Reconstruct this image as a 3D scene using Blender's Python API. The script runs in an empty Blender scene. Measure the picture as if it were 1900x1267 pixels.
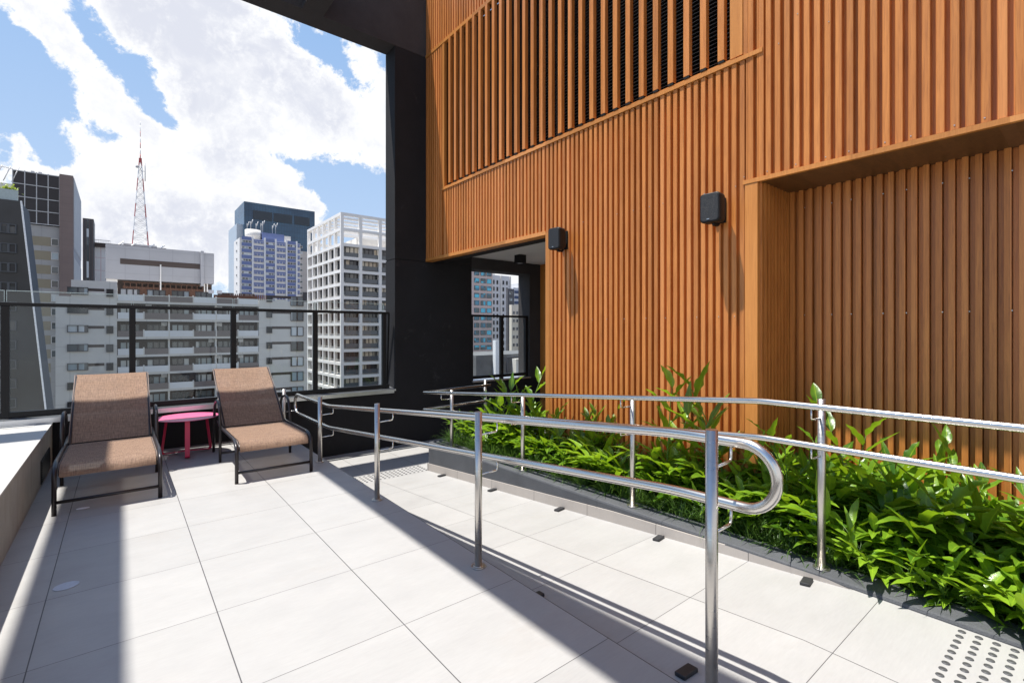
import bpy, math, random
from mathutils import Vector, Matrix
R = math.radians
rnd = random.Random(7)
S = bpy.context.scene
COL = S.collection

# ------------------------------------------------------------------ camera
cd = bpy.data.cameras.new('camera'); cam = bpy.data.objects.new('camera', cd); COL.objects.link(cam)
EYE = 1.657
cam.location = (0, 0, EYE); cam.rotation_euler = (R(90), 0, R(-38.84))
cd.sensor_width = 36; cd.lens = 17.11; cd.shift_y = -0.0109
cd.clip_start = 0.05; cd.clip_end = 6000
S.camera = cam

# ------------------------------------------------------------------ colour management
S.view_settings.view_transform = 'Standard'; S.view_settings.look = 'None'
S.view_settings.gamma = 1; S.view_settings.use_curve_mapping = False
S.view_settings.exposure = 0.70
S.cycles.use_denoising = True
S.cycles.max_bounces = 10; S.cycles.transparent_max_bounces = 24

# ------------------------------------------------------------------ sun
SUN = Vector((-0.273, 0.161, 1.0)).normalized()
EL = math.asin(SUN.z); AZ = math.atan2(SUN.x, SUN.y)
sd = bpy.data.lights.new('sun', 'SUN'); sun = bpy.data.objects.new('sun', sd); COL.objects.link(sun)
sd.energy = 5.0; sd.angle = R(0.55); sd.color = (1, 0.965, 0.91)
sun.rotation_euler = SUN.to_track_quat('Z', 'Y').to_euler(); sun.location = (-8, 5, 30)

# ------------------------------------------------------------------ node helpers
class NT:
    def __init__(s, t): s.t = t; s.n = t.nodes; s.l = t.links
    def new(s, typ, **kw):
        n = s.n.new(typ)
        for k, v in kw.items():
            if k.startswith('i_'): n.inputs[k[2:].replace('_', ' ')].default_value = v
            else: setattr(n, k, v)
        return n
    def link(s, a, b): s.l.new(a, b)
    def put(s, v, sock):
        if hasattr(v, 'is_output') or isinstance(v, bpy.types.NodeSocket): s.l.new(v, sock)
        elif isinstance(v, (tuple, list)) and len(v) == 3 and sock.type == 'RGBA': sock.default_value = (*v, 1)
        else: sock.default_value = v
    def math(s, op, a, b=0.0, c=None, clamp=False):
        n = s.n.new('ShaderNodeMath'); n.operation = op; n.use_clamp = clamp
        s.put(a, n.inputs[0]); s.put(b, n.inputs[1])
        if c is not None: s.put(c, n.inputs[2])
        return n.outputs[0]
    def mix(s, f, a, b, mode='MIX'):
        n = s.n.new('ShaderNodeMix'); n.data_type = 'RGBA'; n.blend_type = mode
        s.put(f, n.inputs[0]); s.put(a, n.inputs[6]); s.put(b, n.inputs[7]); return n.outputs[2]
    def mapr(s, v, a, b, c, d, smooth=False):
        n = s.n.new('ShaderNodeMapRange'); n.clamp = True
        if smooth: n.interpolation_type = 'SMOOTHSTEP'
        for i, x in enumerate((v, a, b, c, d)): s.put(x, n.inputs[i])
        return n.outputs[0]
    def noise(s, vec, scale, detail=4, rough=0.55, dist=0.0, col=False):
        n = s.n.new('ShaderNodeTexNoise'); n.inputs['Scale'].default_value = scale
        n.inputs['Detail'].default_value = detail; n.inputs['Roughness'].default_value = rough
        n.inputs['Distortion'].default_value = dist
        if vec is not None: s.l.new(vec, n.inputs['Vector'])
        return n.outputs['Color' if col else 'Fac']
    def vmul(s, vec, k):
        n = s.n.new('ShaderNodeVectorMath'); n.operation = 'MULTIPLY'; s.l.new(vec, n.inputs[0]); n.inputs[1].default_value = k
        return n.outputs[0]
    def obj(s):
        return s.n.new('ShaderNodeTexCoord').outputs['Object']
    def geo(s):
        return s.n.new('ShaderNodeNewGeometry').outputs['Position']
    def sep(s, v):
        n = s.n.new('ShaderNodeSeparateXYZ'); s.l.new(v, n.inputs[0]); return n.outputs
    def bump(s, h, strength, dist=0.01):
        n = s.n.new('ShaderNodeBump'); n.inputs['Strength'].default_value = strength; n.inputs['Distance'].default_value = dist
        s.l.new(h, n.inputs['Height']); return n.outputs[0]

def mat(name):
    m = bpy.data.materials.new(name); m.use_nodes = True
    t = NT(m.node_tree); b = m.node_tree.nodes['Principled BSDF']
    return m, t, b

def plain(name, col, rough=0.6, metal=0.0, var=0.15, scale=6.0, bump=0.0, bscale=80.0, spec=0.5):
    m, t, b = mat(name)
    c = t.geo()
    n = t.noise(c, scale, 5, 0.6)
    f = t.mapr(n, 0.3, 0.7, 1 - var, 1 + var)
    cc = t.new('ShaderNodeVectorMath', operation='SCALE'); cc.inputs[0].default_value = col; t.link(f, cc.inputs['Scale'])
    t.link(cc.outputs[0], b.inputs['Base Color'])
    b.inputs['Roughness'].default_value = rough; b.inputs['Metallic'].default_value = metal
    b.inputs['Specular IOR Level'].default_value = spec
    if bump: t.link(t.bump(t.noise(c, bscale, 3, 0.6), bump, 0.01), b.inputs['Normal'])
    return m

# ------------------------------------------------------------------ world : sky with cumulus
def pix_dir(u, v):
    a = (u - 950) / 903; b = (612.8 - v) / 903; y = R(38.84)
    d = Vector((math.sin(y) + a * math.cos(y), math.cos(y) - a * math.sin(y), b)); return d.normalized()
W = bpy.data.worlds.new('World'); S.world = W; W.use_nodes = True
w = NT(W.node_tree); bg = W.node_tree.nodes['Background']
sky = w.new('ShaderNodeTexSky', sky_type='NISHITA', sun_disc=False, sun_elevation=EL, sun_rotation=AZ, altitude=750, air_density=1.0, dust_density=0.7, ozone_density=1.6)
dirv = w.n.new('ShaderNodeTexCoord').outputs['Generated']
nrm = w.new('ShaderNodeVectorMath', operation='NORMALIZE'); w.link(dirv, nrm.inputs[0]); D = nrm.outputs[0]
# cloud banks: where the big cumulus stand in the sky (centre given as a compass direction, size, tilt)
BANKS = [  # u, v, ru, rv, tilt, weight
    (60, 10, 95, 62, 15, 1.0), (150, 105, 85, 42, 32, 0.95), (225, 185, 62, 36, 40, 0.9), (20, 285, 24, 34, 0, 0.9),
    (260, 20, 120, 60, 20, 1.0), (390, 60, 150, 120, 35, 1.05), (480, 160, 150, 110, 30, 1.1), (600, 240, 150, 62, 8, 1.05),
    (665, 165, 80, 80, 0, 1.0), (330, 270, 160, 70, 10, 1.0), (150, 300, 70, 55, 10, 0.95), (250, 380, 180, 90, 0, 1.0),
    (430, 360, 160, 70, 0, 1.0), (540, 350, 45, 42, 0, 0.9), (330, 470, 260, 60, 0, 0.9), (930, 500, 120, 70, 0, 0.8),
    (230, 90, 40, 26, 60, 0.5)]
HOLES = [(575, 75, 62, 34, 25, 0.85), (625, 110, 40, 22, 60, 0.6), (52, 165, 66, 82, 25, 1.05), (45, 250, 40, 40, 0, 0.8), (290, 150, 38, 50, 35, 0.9), (150, 30, 26, 60, -18, .75), (215, 110, 60, 20, 42, .6),
         (312, 215, 34, 24, 35, 0.7), (660, 350, 66, 40, 8, 1.0), (190, 245, 40, 16, 20, 0.5), (595, 335, 40, 26, 10, .7), (520, 290, 60, 10, 8, .35),(205, 60, 16, 40, -25, .45)]
def blob(u, v, ru, rv, tilt, wt):
    c = pix_dir(u, v)
    tu = (pix_dir(u + 1, v) - c) * 1.0; tv = (pix_dir(u, v - 1) - c)
    ct, st = math.cos(R(tilt)), math.sin(R(tilt))
    # axes in the tangent plane (tilt clockwise as clouds lean to the lower right)
    eu = tu.normalized(); ev = tv.normalized()
    ax = eu * ct - ev * st; ay = eu * st + ev * ct
    su = ru * tu.length; sv = rv * tv.length
    q = w.new('ShaderNodeVectorMath', operation='SUBTRACT'); w.link(DW, q.inputs[0]); q.inputs[1].default_value = c
    def dot(axis, sc):
        n = w.new('ShaderNodeVectorMath', operation='DOT_PRODUCT'); w.link(q.outputs[0], n.inputs[0]); n.inputs[1].default_value = axis / sc
        return n.outputs['Value']
    a = dot(ax, su); b2 = dot(ay, sv)
    r2 = w.math('ADD', w.math('MULTIPLY', a, a), w.math('MULTIPLY', b2, b2))
    e = w.math('POWER', 2.718, w.math('MULTIPLY', r2, -0.75))
    return w.math('MULTIPLY', e, wt)
wn = w.noise(D, 3.2, 5, 0.6, col=True)
wo = w.new('ShaderNodeVectorMath', operation='MULTIPLY_ADD'); w.link(wn, wo.inputs[0]); wo.inputs[1].default_value = (0.13,) * 3; wo.inputs[2].default_value = (-0.065,) * 3
wa = w.new('ShaderNodeVectorMath', operation='ADD'); w.link(D, wa.inputs[0]); w.link(wo.outputs[0], wa.inputs[1]); DW = wa.outputs[0]
acc = None
for bk in BANKS:
    o = blob(*bk); acc = o if acc is None else w.math('MAXIMUM', acc, o) if False else (w.math('ADD', acc, o))
acc = w.math('MINIMUM', acc, 1.0)
for hk in HOLES: acc = w.math('SUBTRACT', acc, blob(*hk))
# beside: sparse cloud; behind: unseen low cloud bank added to light city facades
fd = pix_dir(360, 250)
dt = w.new('ShaderNodeVectorMath', operation='DOT_PRODUCT'); w.link(D, dt.inputs[0]); dt.inputs[1].default_value = fd
hz = w.sep(D)
side = w.mapr(dt.outputs['Value'], 0.5, 0.75, 1.0, 0.0, True)
south = w.math('MULTIPLY', w.mapr(hz[1], -0.75, -0.35, 1.0, 0.0, True), 1.0)
lowb = w.math('ADD', w.mapr(hz[2], 0.25, 0.6, 0.12, 0.05, True), w.math('MULTIPLY', south, w.mapr(hz[2], 0.3, 0.6, 1.0, 0.0, True)))
acc = w.math('ADD', acc, w.math('MULTIPLY', side, lowb))
n1 = w.noise(D, 5.0, 9, 0.62, 0.35); n2 = w.noise(D, 17, 8, 0.68, 0.3); n3 = w.noise(D, 62, 6, 0.7, 0.2)
nn_ = w.math('ADD', w.math('MULTIPLY', w.math('SUBTRACT', n1, 0.5), 1.15), w.math('MULTIPLY', w.math('SUBTRACT', n2, 0.5), 1.75))
nn_ = w.math('ADD', nn_, w.math('MULTIPLY', w.math('SUBTRACT', n3, 0.5), 1.0))
dens = w.math('ADD', acc, nn_)
cm = w.mapr(dens, 0.32, 0.66, 0.0, 1.0, True)
thick = w.mapr(dens, 0.55, 1.25, 0.0, 1.0, True)
sh = w.noise(DW, 5.0, 8, 0.62, 0.4)
shade = w.math('MULTIPLY', w.mapr(sh, 0.40, 0.64, 0.0, 1.0, True), thick)
ccol = w.mix(shade, (7.75, 7.8, 7.9), (5.6, 5.8, 6.5))
skyb = w.mix(1.0, sky.outputs[0], (1.3, 1.38, 1.5), 'MULTIPLY')
# paler blue over the sky ahead, held back elsewhere to dim the wall
veil = w.mapr(hz[2], 0.35, 0.85, 0.85, 0.9, True)
hcol = w.mix(w.mapr(hz[2], 0.0, 0.5, 0.0, 1.0), (4.4, 5.4, 6.7), (2.6, 4.1, 6.5))
veil = w.math('MULTIPLY', veil, w.mapr(dt.outputs['Value'], 0.35, 0.7, 0.12, 1.0, True))
skyc = w.mix(veil, skyb, hcol)
out = w.mix(cm, skyc, ccol)
w.link(out, bg.inputs['Color']); bg.inputs['Strength'].default_value = 0.084

# ------------------------------------------------------------------ mesh helper
class MB:
    def __init__(s): s.v = []; s.f = []; s.m = []; s.sm = []
    def quad(s, pts, mi=0, smooth=False):
        b = len(s.v); s.v += [tuple(p) for p in pts]; s.f.append(tuple(range(b, b + len(pts)))); s.m.append(mi); s.sm.append(smooth)
    def box(s, x0, x1, y0, y1, z0, z1, mi=0):
        if x0 > x1: x0, x1 = x1, x0
        if y0 > y1: y0, y1 = y1, y0
        if z0 > z1: z0, z1 = z1, z0
        b = len(s.v)
        s.v += [(x0, y0, z0), (x1, y0, z0), (x1, y1, z0), (x0, y1, z0), (x0, y0, z1), (x1, y0, z1), (x1, y1, z1), (x0, y1, z1)]
        for f in ((0, 3, 2, 1), (4, 5, 6, 7), (0, 1, 5, 4), (1, 2, 6, 5), (2, 3, 7, 6), (3, 0, 4, 7)):
            s.f.append(tuple(b + i for i in f)); s.m.append(mi); s.sm.append(False)
        return s
    def obox(s, c, ax, ay, az, mi=0):
        c, ax, ay, az = map(Vector, (c, ax, ay, az)); b = len(s.v)
        for sz in (-1, 1):
            for sx, sy in ((-1, -1), (1, -1), (1, 1), (-1, 1)): s.v.append(tuple(c + ax * sx + ay * sy + az * sz))
        for f in ((0, 3, 2, 1), (4, 5, 6, 7), (0, 1, 5, 4), (1, 2, 6, 5), (2, 3, 7, 6), (3, 0, 4, 7)):
            s.f.append(tuple(b + i for i in f)); s.m.append(mi); s.sm.append(False)
        return s
    def bar(s, a, c, wd, ht, mi=0, up=(0, 0, 1)):
        a = Vector(a); c = Vector(c); d = c - a; L = d.length; d.normalize()
        sd_ = d.cross(Vector(up))
        if sd_.length < 1e-4: sd_ = d.cross(Vector((1, 0, 0)))
        sd_.normalize(); u = sd_.cross(d)
        return s.obox((a + c) / 2, d * L / 2, sd_ * wd / 2, u * ht / 2, mi)
    def tube(s, pts, r, n=12, mi=0, closed=False, caps=True, rx=None):
        P = [Vector(p) for p in pts]; N = len(P)
        if not isinstance(r, (list, tuple)): r = [r] * N
        T = []
        for i in range(N):
            if closed: d = P[(i + 1) % N] - P[i - 1]
            else: d = P[min(i + 1, N - 1)] - P[max(i - 1, 0)]
            T.append(d.normalized())
        ref = Vector((0, 0, 1)) if abs(T[0].z) < 0.9 else Vector((1, 0, 0))
        u = T[0].cross(ref).normalized(); base = len(s.v)
        for i in range(N):
            u = (u - T[i] * u.dot(T[i])).normalized(); vv = T[i].cross(u)
            for k in range(n):
                a = 2 * math.pi * k / n
                s.v.append(tuple(P[i] + (u * math.cos(a) + vv * math.sin(a)) * r[i]))
        for i in range(N if closed else N - 1):
            j = (i + 1) % N
            for k in range(n):
                k2 = (k + 1) % n
                s.f.append((base + i * n + k, base + i * n + k2, base + j * n + k2, base + j * n + k)); s.m.append(mi); s.sm.append(True)
        if caps and not closed:
            s.f.append(tuple(base + k for k in range(n - 1, -1, -1))); s.m.append(mi); s.sm.append(False)
            s.f.append(tuple(base + (N - 1) * n + k for k in range(n))); s.m.append(mi); s.sm.append(False)
        return s
    def cyl(s, c, r, z0, z1, n=24, mi=0, r2=None):
        r2 = r if r2 is None else r2; b = len(s.v)
        for z, rr in ((z0, r), (z1, r2)):
            for k in range(n):
                a = 2 * math.pi * k / n; s.v.append((c[0] + rr * math.cos(a), c[1] + rr * math.sin(a), z))
        for k in range(n):
            k2 = (k + 1) % n; s.f.append((b + k, b + k2, b + n + k2, b + n + k)); s.m.append(mi); s.sm.append(True)
        s.f.append(tuple(b + k for k in range(n - 1, -1, -1))); s.m.append(mi); s.sm.append(False)
        s.f.append(tuple(b + n + k for k in range(n))); s.m.append(mi); s.sm.append(False)
        return s
    def build(s, name, mats, parent=None, world=True, bevel=0.0):
        me = bpy.data.meshes.new(name)
        off = Vector((0, 0, 0))
        if parent is not None and world:
            p = parent
            while p is not None: off += p.location; p = p.parent
        me.from_pydata([tuple(Vector(v) - off) for v in s.v], [], s.f)
        if not isinstance(mats, (list, tuple)): mats = [mats]
        for m in mats: me.materials.append(m)
        me.polygons.foreach_set('material_index', s.m); me.polygons.foreach_set('use_smooth', s.sm)
        me.update()
        o = bpy.data.objects.new(name, me); COL.objects.link(o)
        if parent is not None: o.parent = parent
        if bevel:
            b = o.modifiers.new('bevel', 'BEVEL'); b.width = bevel; b.segments = 2; b.limit_method = 'ANGLE'
        return o
def fillet(pts, r, n=6):
    P = [Vector(p) for p in pts]; out = [P[0]]
    for i in range(1, len(P) - 1):
        a, b, c = P[i - 1], P[i], P[i + 1]; d1 = (a - b); d2 = (c - b); rr = min(r, d1.length * .45, d2.length * .45)
        p1 = b + d1.normalized() * rr; p2 = b + d2.normalized() * rr
        for k in range(n + 1):
            t = k / n; out.append(p1 * (1 - t) ** 2 + b * 2 * t * (1 - t) + p2 * t * t)
    out.append(P[-1]); return out
def tag(o, label=None, cat=None, group=None, kind=None):
    if label: o['label'] = label
    if cat: o['category'] = cat
    if group: o['group'] = group
    if kind: o['kind'] = kind
    return o
def thing(name, loc, label, cat, group=None):
    o = bpy.data.objects.new(name, None); COL.objects.link(o); o.location = loc; o.empty_display_size = 0.2
    return tag(o, label, cat, group)
def structure(o): o['kind'] = 'structure'; return o
def copy_tree(o, parent=None):
    c = o.copy(); COL.objects.link(c)
    if parent is not None: c.parent = parent
    for ch in list(o.children): copy_tree(ch, c)
    return c
def on(parent, name, mats, bevel=0.0, **kw):
    pass

# ------------------------------------------------------------------ materials
def tile_material(name, base, x0, y0, p, vertical=False, dark=(0.018, 0.016, 0.018), gw=0.0040):
    m, t, b = mat(name)
    g = t.geo(); x, y, z = t.sep(g)
    def grid(c, c0):
        f = t.math('FRACT', t.math('DIVIDE', t.math('SUBTRACT', c, c0 - 40 * p), p))
        d = t.math('MINIMUM', f, t.math('SUBTRACT', 1.0, f))
        return t.math('MULTIPLY', d, p)
    gx = grid(x, x0); gy = grid(y, y0)
    d = gy if vertical else t.math('MINIMUM', gx, gy)
    grout = t.mapr(gy, gw * 0.3, gw * 0.62, 0.8, 0.0) if not vertical else t.mapr(gy, gw * 0.35, gw * 0.75, 1.0, 0.0)
    if not vertical: grout = t.math('MAXIMUM', grout, t.mapr(gx, gw * 0.5, gw * 0.85, 0.85, 0.0))
    ix = t.math('FLOOR', t.math('DIVIDE', t.math('SUBTRACT', x, x0 - 40 * p), p))
    iy = t.math('FLOOR', t.math('DIVIDE', t.math('SUBTRACT', y, y0 - 40 * p), p))
    cv = t.new('ShaderNodeCombineXYZ'); t.link(ix, cv.inputs[0]); t.link(iy, cv.inputs[1])
    wn_ = t.new('ShaderNodeTexWhiteNoise', noise_dimensions='3D'); t.link(cv.outputs[0], wn_.inputs['Vector'])
    f1 = t.mapr(wn_.outputs['Value'], 0, 1, 0.955, 1.03)
    # per-tile shifted veining so no two tiles carry the same cloud
    sh_ = t.new('ShaderNodeVectorMath', operation='MULTIPLY_ADD'); t.link(wn_.outputs['Color'], sh_.inputs[0]); sh_.inputs[1].default_value = (9, 9, 9); t.link(g, sh_.inputs[2])
    st = t.vmul(sh_.outputs[0], (1.2, 3.6, 1.2))
    f2 = t.mapr(t.noise(st, 1.6, 7, 0.62), 0.3, 0.7, 0.96, 1.035)
    f3 = t.mapr(t.noise(t.vmul(sh_.outputs[0], (5, 42, 10)), 2.4, 5, 0.7), 0.3, 0.7, 0.955, 1.04)
    dirt = t.mapr(t.noise(t.vmul(g, (0.5, 1.1, 1)), 1.5, 6, 0.7, 0.6), 0.58, 0.74, 0.0, 0.30)
    k = t.math('MULTIPLY', t.math('MULTIPLY', f1, f2), f3)
    cc = t.new('ShaderNodeVectorMath', operation='SCALE'); cc.inputs[0].default_value = base; t.link(k, cc.inputs['Scale'])
    c2 = t.mix(dirt, cc.outputs[0], (base[0] * .86, base[1] * .78, base[2] * .70))
    c3 = t.mix(grout, c2, dark)
    t.link(c3, b.inputs['Base Color'])
    t.link(t.mapr(t.noise(g, 3.0, 5, 0.6), 0.3, 0.7, 0.42, 0.62), b.inputs['Roughness'])
    h = t.math('SUBTRACT', t.math('MULTIPLY', t.noise(g, 90, 3, 0.6), 0.06), grout)
    t.link(t.bump(h, 0.35, 0.004), b.inputs['Normal'])
    return m
M_tile = tile_material('porcelain_tile', (0.346, 0.338, 0.324), 2.05, 0.915, 0.802)
M_skirt = tile_material('skirting_tile', (0.40, 0.36, 0.32), 2.05, 0.915, 0.802, True)
M_stone = plain('pale_stone', (0.40, 0.39, 0.365), 0.6, var=0.05, scale=3)

def concrete_face():
    m, t, b = mat('planter_concrete_tile')
    g = t.geo(); x, y, z = t.sep(g)
    st = t.vmul(g, (1, 2.4, 1.0))
    n = t.noise(st, 3.0, 8, 0.7)
    f = t.math('FRACT', t.math('DIVIDE', t.math('SUBTRACT', y, -20.0), 0.802)); d = t.math('MINIMUM', f, t.math('SUBTRACT', 1, f))
    gr = t.mapr(d, 0.002, 0.005, 1, 0)
    c = t.mix(t.mapr(n, 0.3, 0.72, 0, 1), (0.36, 0.335, 0.29), (0.27, 0.245, 0.205))
    sp = t.mapr(t.noise(g, 130, 2, 0.5), 0.6, 0.72, 0, 0.35)
    c = t.mix(sp, c, (0.17, 0.15, 0.13)); c = t.mix(gr, c, (0.04, 0.04, 0.04))
    t.link(c, b.inputs['Base Color']); b.inputs['Roughness'].default_value = 0.7
    t.link(t.bump(n, 0.2, 0.004), b.inputs['Normal']); return m
M_face = concrete_face()

def render_dark(name, col, rough=0.85, stain=0.0):
    m, t, b = mat(name)
    g = t.geo()
    n = t.noise(g, 2.2, 6, 0.6); fine = t.noise(g, 120, 3, 0.7)
    k = t.math('MULTIPLY', t.mapr(n, 0.3, 0.7, 0.85, 1.15), t.mapr(fine, 0.25, 0.75, 0.75, 1.3))
    cc = t.new('ShaderNodeVectorMath', operation='SCALE'); cc.inputs[0].default_value = col; t.link(k, cc.inputs['Scale'])
    c = cc.outputs[0]
    if stain:
        s1 = t.mapr(t.noise(g, 2.6, 8, 0.75, 0.8), 0.60, 0.78, 0, stain)
        s2 = t.mapr(t.noise(g, 40, 3, 0.7), 0.4, 0.62, 0.2, 1)
        c = t.mix(t.math('MULTIPLY', s1, s2), c, (0.22, 0.21, 0.20))
    t.link(c, b.inputs['Base Color']); b.inputs['Roughness'].default_value = rough; b.inputs['Specular IOR Level'].default_value = 0.3
    t.link(t.bump(fine, 0.55, 0.006), b.inputs['Normal']); return m
M_black = render_dark('black_textured_render', (0.0145, 0.014, 0.0155), stain=0.25)
M_kerb = render_dark('charcoal_kerb_paint', (0.075, 0.078, 0.084), 0.75)
M_frame = render_dark('dark_concrete_frame', (0.046, 0.043, 0.044))

def wood(name, c1, c2, c3, rough=0.42, pitch=0.0793, y0=4.94):
    m, t, b = mat(name)
    g = t.geo(); x, y, z = t.sep(g)
    board = t.math('FLOOR', t.math('DIVIDE', t.math('SUBTRACT', y, y0 - 50 * pitch), pitch))
    cv = t.new('ShaderNodeCombineXYZ'); t.link(board, cv.inputs[0])
    wn_ = t.new('ShaderNodeTexWhiteNoise', noise_dimensions='3D'); t.link(cv.outputs[0], wn_.inputs['Vector'])
    sh_ = t.new('ShaderNodeVectorMath', operation='MULTIPLY_ADD'); t.link(wn_.outputs['Color'], sh_.inputs[0]); sh_.inputs[1].default_value = (5, 5, 7); t.link(g, sh_.inputs[2])
    st = t.vmul(sh_.outputs[0], (6, 14, 0.75))
    n1 = t.noise(st, 1.7, 8, 0.62, 0.9)
    st2 = t.vmul(sh_.outputs[0], (40, 60, 2.2)); n2 = t.noise(st2, 2.0, 4, 0.6, 0.3)
    c = t.mix(t.mapr(n1, 0.36, 0.66, 0, 1), c1, c2)
    c = t.mix(t.mapr(n2, 0.48, 0.72, 0, 0.55), c, c3)
    k = t.mapr(wn_.outputs['Value'], 0, 1, 0.80, 1.13)
    hs = t.sep(wn_.outputs['Color']); c = t.mix(t.mapr(hs[0], .62, .95, 0, .3), c, (c1[0] * .84, c1[1] * .98, c1[2] * 1.7))
    cc = t.new('ShaderNodeVectorMath', operation='SCALE'); t.link(c, cc.inputs[0]); t.link(k, cc.inputs['Scale'])
    t.link(cc.outputs[0], b.inputs['Base Color']); b.inputs['Roughness'].default_value = rough
    b.inputs['Specular IOR Level'].default_value = 0.45
    t.link(t.bump(n2, 0.12, 0.003), b.inputs['Normal']); return m
M_wood = wood('orange_timber_cladding', (0.64, 0.238, 0.054), (0.50, 0.172, 0.037), (0.29, 0.086, 0.018))
M_woodtrim = wood('timber_trim', (0.62, 0.25, 0.058), (0.55, 0.21, 0.044), (0.42, 0.145, 0.03), pitch=0.9)
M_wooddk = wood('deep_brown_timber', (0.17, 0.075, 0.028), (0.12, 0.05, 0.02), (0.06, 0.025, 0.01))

def steel():
    m, t, b = mat('brushed_stainless_steel')
    g = t.geo(); n = t.noise(g, 2.5, 3, 0.6)
    b.inputs['Base Color'].default_value = (0.64, 0.61, 0.57, 1); b.inputs['Metallic'].default_value = 1
    t.link(t.mapr(n, 0.3, 0.7, 0.18, 0.27), b.inputs['Roughness']); return m
M_steel = steel()
def steel2():
    m, t, b = mat('satin_stainless_post'); g = t.geo()
    n = t.noise(t.vmul(g, (4, 4, 30)), 3, 3, 0.6)
    b.inputs['Base Color'].default_value = (0.56, 0.53, 0.49, 1); b.inputs['Metallic'].default_value = 1
    t.link(t.mapr(n, 0.3, 0.7, 0.26, 0.42), b.inputs['Roughness']); return m
M_post = steel2()
M_alu = plain('aluminium_flashing', (0.62, 0.63, 0.65), 0.33, 0.9, var=0.12, scale=3)
M_blackmetal = plain('black_powder_coat', (0.007, 0.007, 0.008), 0.5, 0.0, var=0.1, scale=12, spec=.3)
M_lounge = plain('bronze_black_tube', (0.025, 0.020, 0.021), 0.33, 0.2, var=0.08, scale=10)
M_plastic = plain('black_speaker_plastic', (0.009, 0.009, 0.010), 0.55, var=0.1, scale=20, spec=.3)
M_pinktop = plain('sky_paled_pink_top', (0.62, 0.10, 0.22), 0.38, var=0.03, scale=8)  # paler than the legs: sky reflection is put into the top's colour
M_pinkleg = plain('crimson_pink_steel', (0.60, 0.022, 0.09), 0.42, var=0.03, scale=8)
M_rubber = plain('dark_rubber', (0.022, 0.022, 0.024), 0.55, var=0.2, scale=30)
M_white = plain('white_ceiling_plaster', (0.62, 0.61, 0.59), 0.85, var=0.04, scale=2)
M_soil = plain('dark_soil', (0.028, 0.022, 0.017), 0.95, var=0.5, scale=18, bump=0.8, bscale=40)
M_screw = plain('zinc_screw_head', (0.6, 0.58, 0.55), 0.35, 1.0, var=0.02)
M_asphalt = plain('city_asphalt', (0.06, 0.06, 0.062), 0.9, var=0.25, scale=0.05)

def sling():
    m, t, b = mat('brown_mesh_sling')
    tc = t.new('ShaderNodeTexCoord').outputs['Generated']
    g = t.obj(); s1 = t.noise(t.vmul(g, (260, 12, 12)), 1.0, 3, 0.7); s2 = t.noise(t.vmul(g, (12, 200, 200)), 1.0, 3, 0.7)
    f = t.math('ADD', t.math('MULTIPLY', s1, 0.5), t.math('MULTIPLY', s2, 0.5))
    c = t.mix(t.mapr(f, 0.40, 0.60, 0, 1), (0.19, 0.12, 0.085), (0.42, 0.275, 0.185))
    t.link(c, b.inputs['Base Color']); b.inputs['Roughness'].default_value = 0.75; b.inputs['Specular IOR Level'].default_value = 0.25
    tr = t.new('ShaderNodeBsdfTranslucent'); t.link(t.mix(1.0, c, (1.0, 0.86, 0.72), 'MULTIPLY'), tr.inputs['Color'])
    mx = t.new('ShaderNodeMixShader'); mx.inputs[0].default_value = 0.28; t.link(b.outputs[0], mx.inputs[1]); t.link(tr.outputs[0], mx.inputs[2])
    tp = t.new('ShaderNodeBsdfTransparent'); m2 = t.new('ShaderNodeMixShader'); m2.inputs[0].default_value = 0.07
    t.link(mx.outputs[0], m2.inputs[1]); t.link(tp.outputs[0], m2.inputs[2])
    t.link(m2.outputs[0], m.node_tree.nodes['Material Output'].inputs['Surface'])
    t.link(t.bump(f, 0.25, 0.002), b.inputs['Normal']); return m
M_sling = sling()
M_piping = plain('sling_edge_piping', (0.20, 0.15, 0.125), 0.6, var=0.05)

def glass_mat(name, tint=(0.93, 0.97, 0.96), refl=1.0):
    m, t, b = mat(name)
    tp = t.new('ShaderNodeBsdfTransparent'); tp.inputs[0].default_value = (*tint, 1)
    gl = t.new('ShaderNodeBsdfGlossy'); gl.inputs['Roughness'].default_value = 0.0; gl.inputs['Color'].default_value = (0.95, 1, 1, 1)
    fr = t.new('ShaderNodeFresnel'); fr.inputs['IOR'].default_value = 1.45
    mx = t.new('ShaderNodeMixShader'); t.link(t.math('MULTIPLY', fr.outputs[0], refl), mx.inputs[0]); t.link(tp.outputs[0], mx.inputs[1]); t.link(gl.outputs[0], mx.inputs[2])
    t.link(mx.outputs[0], m.node_tree.nodes['Material Output'].inputs['Surface']); return m
M_glass = glass_mat('clear_fence_glass', (0.91, 0.95, 0.94), 1.15)
M_edge = plain('polished_glass_edge', (0.55, 0.68, 0.66), 0.2, var=0.03)

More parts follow.
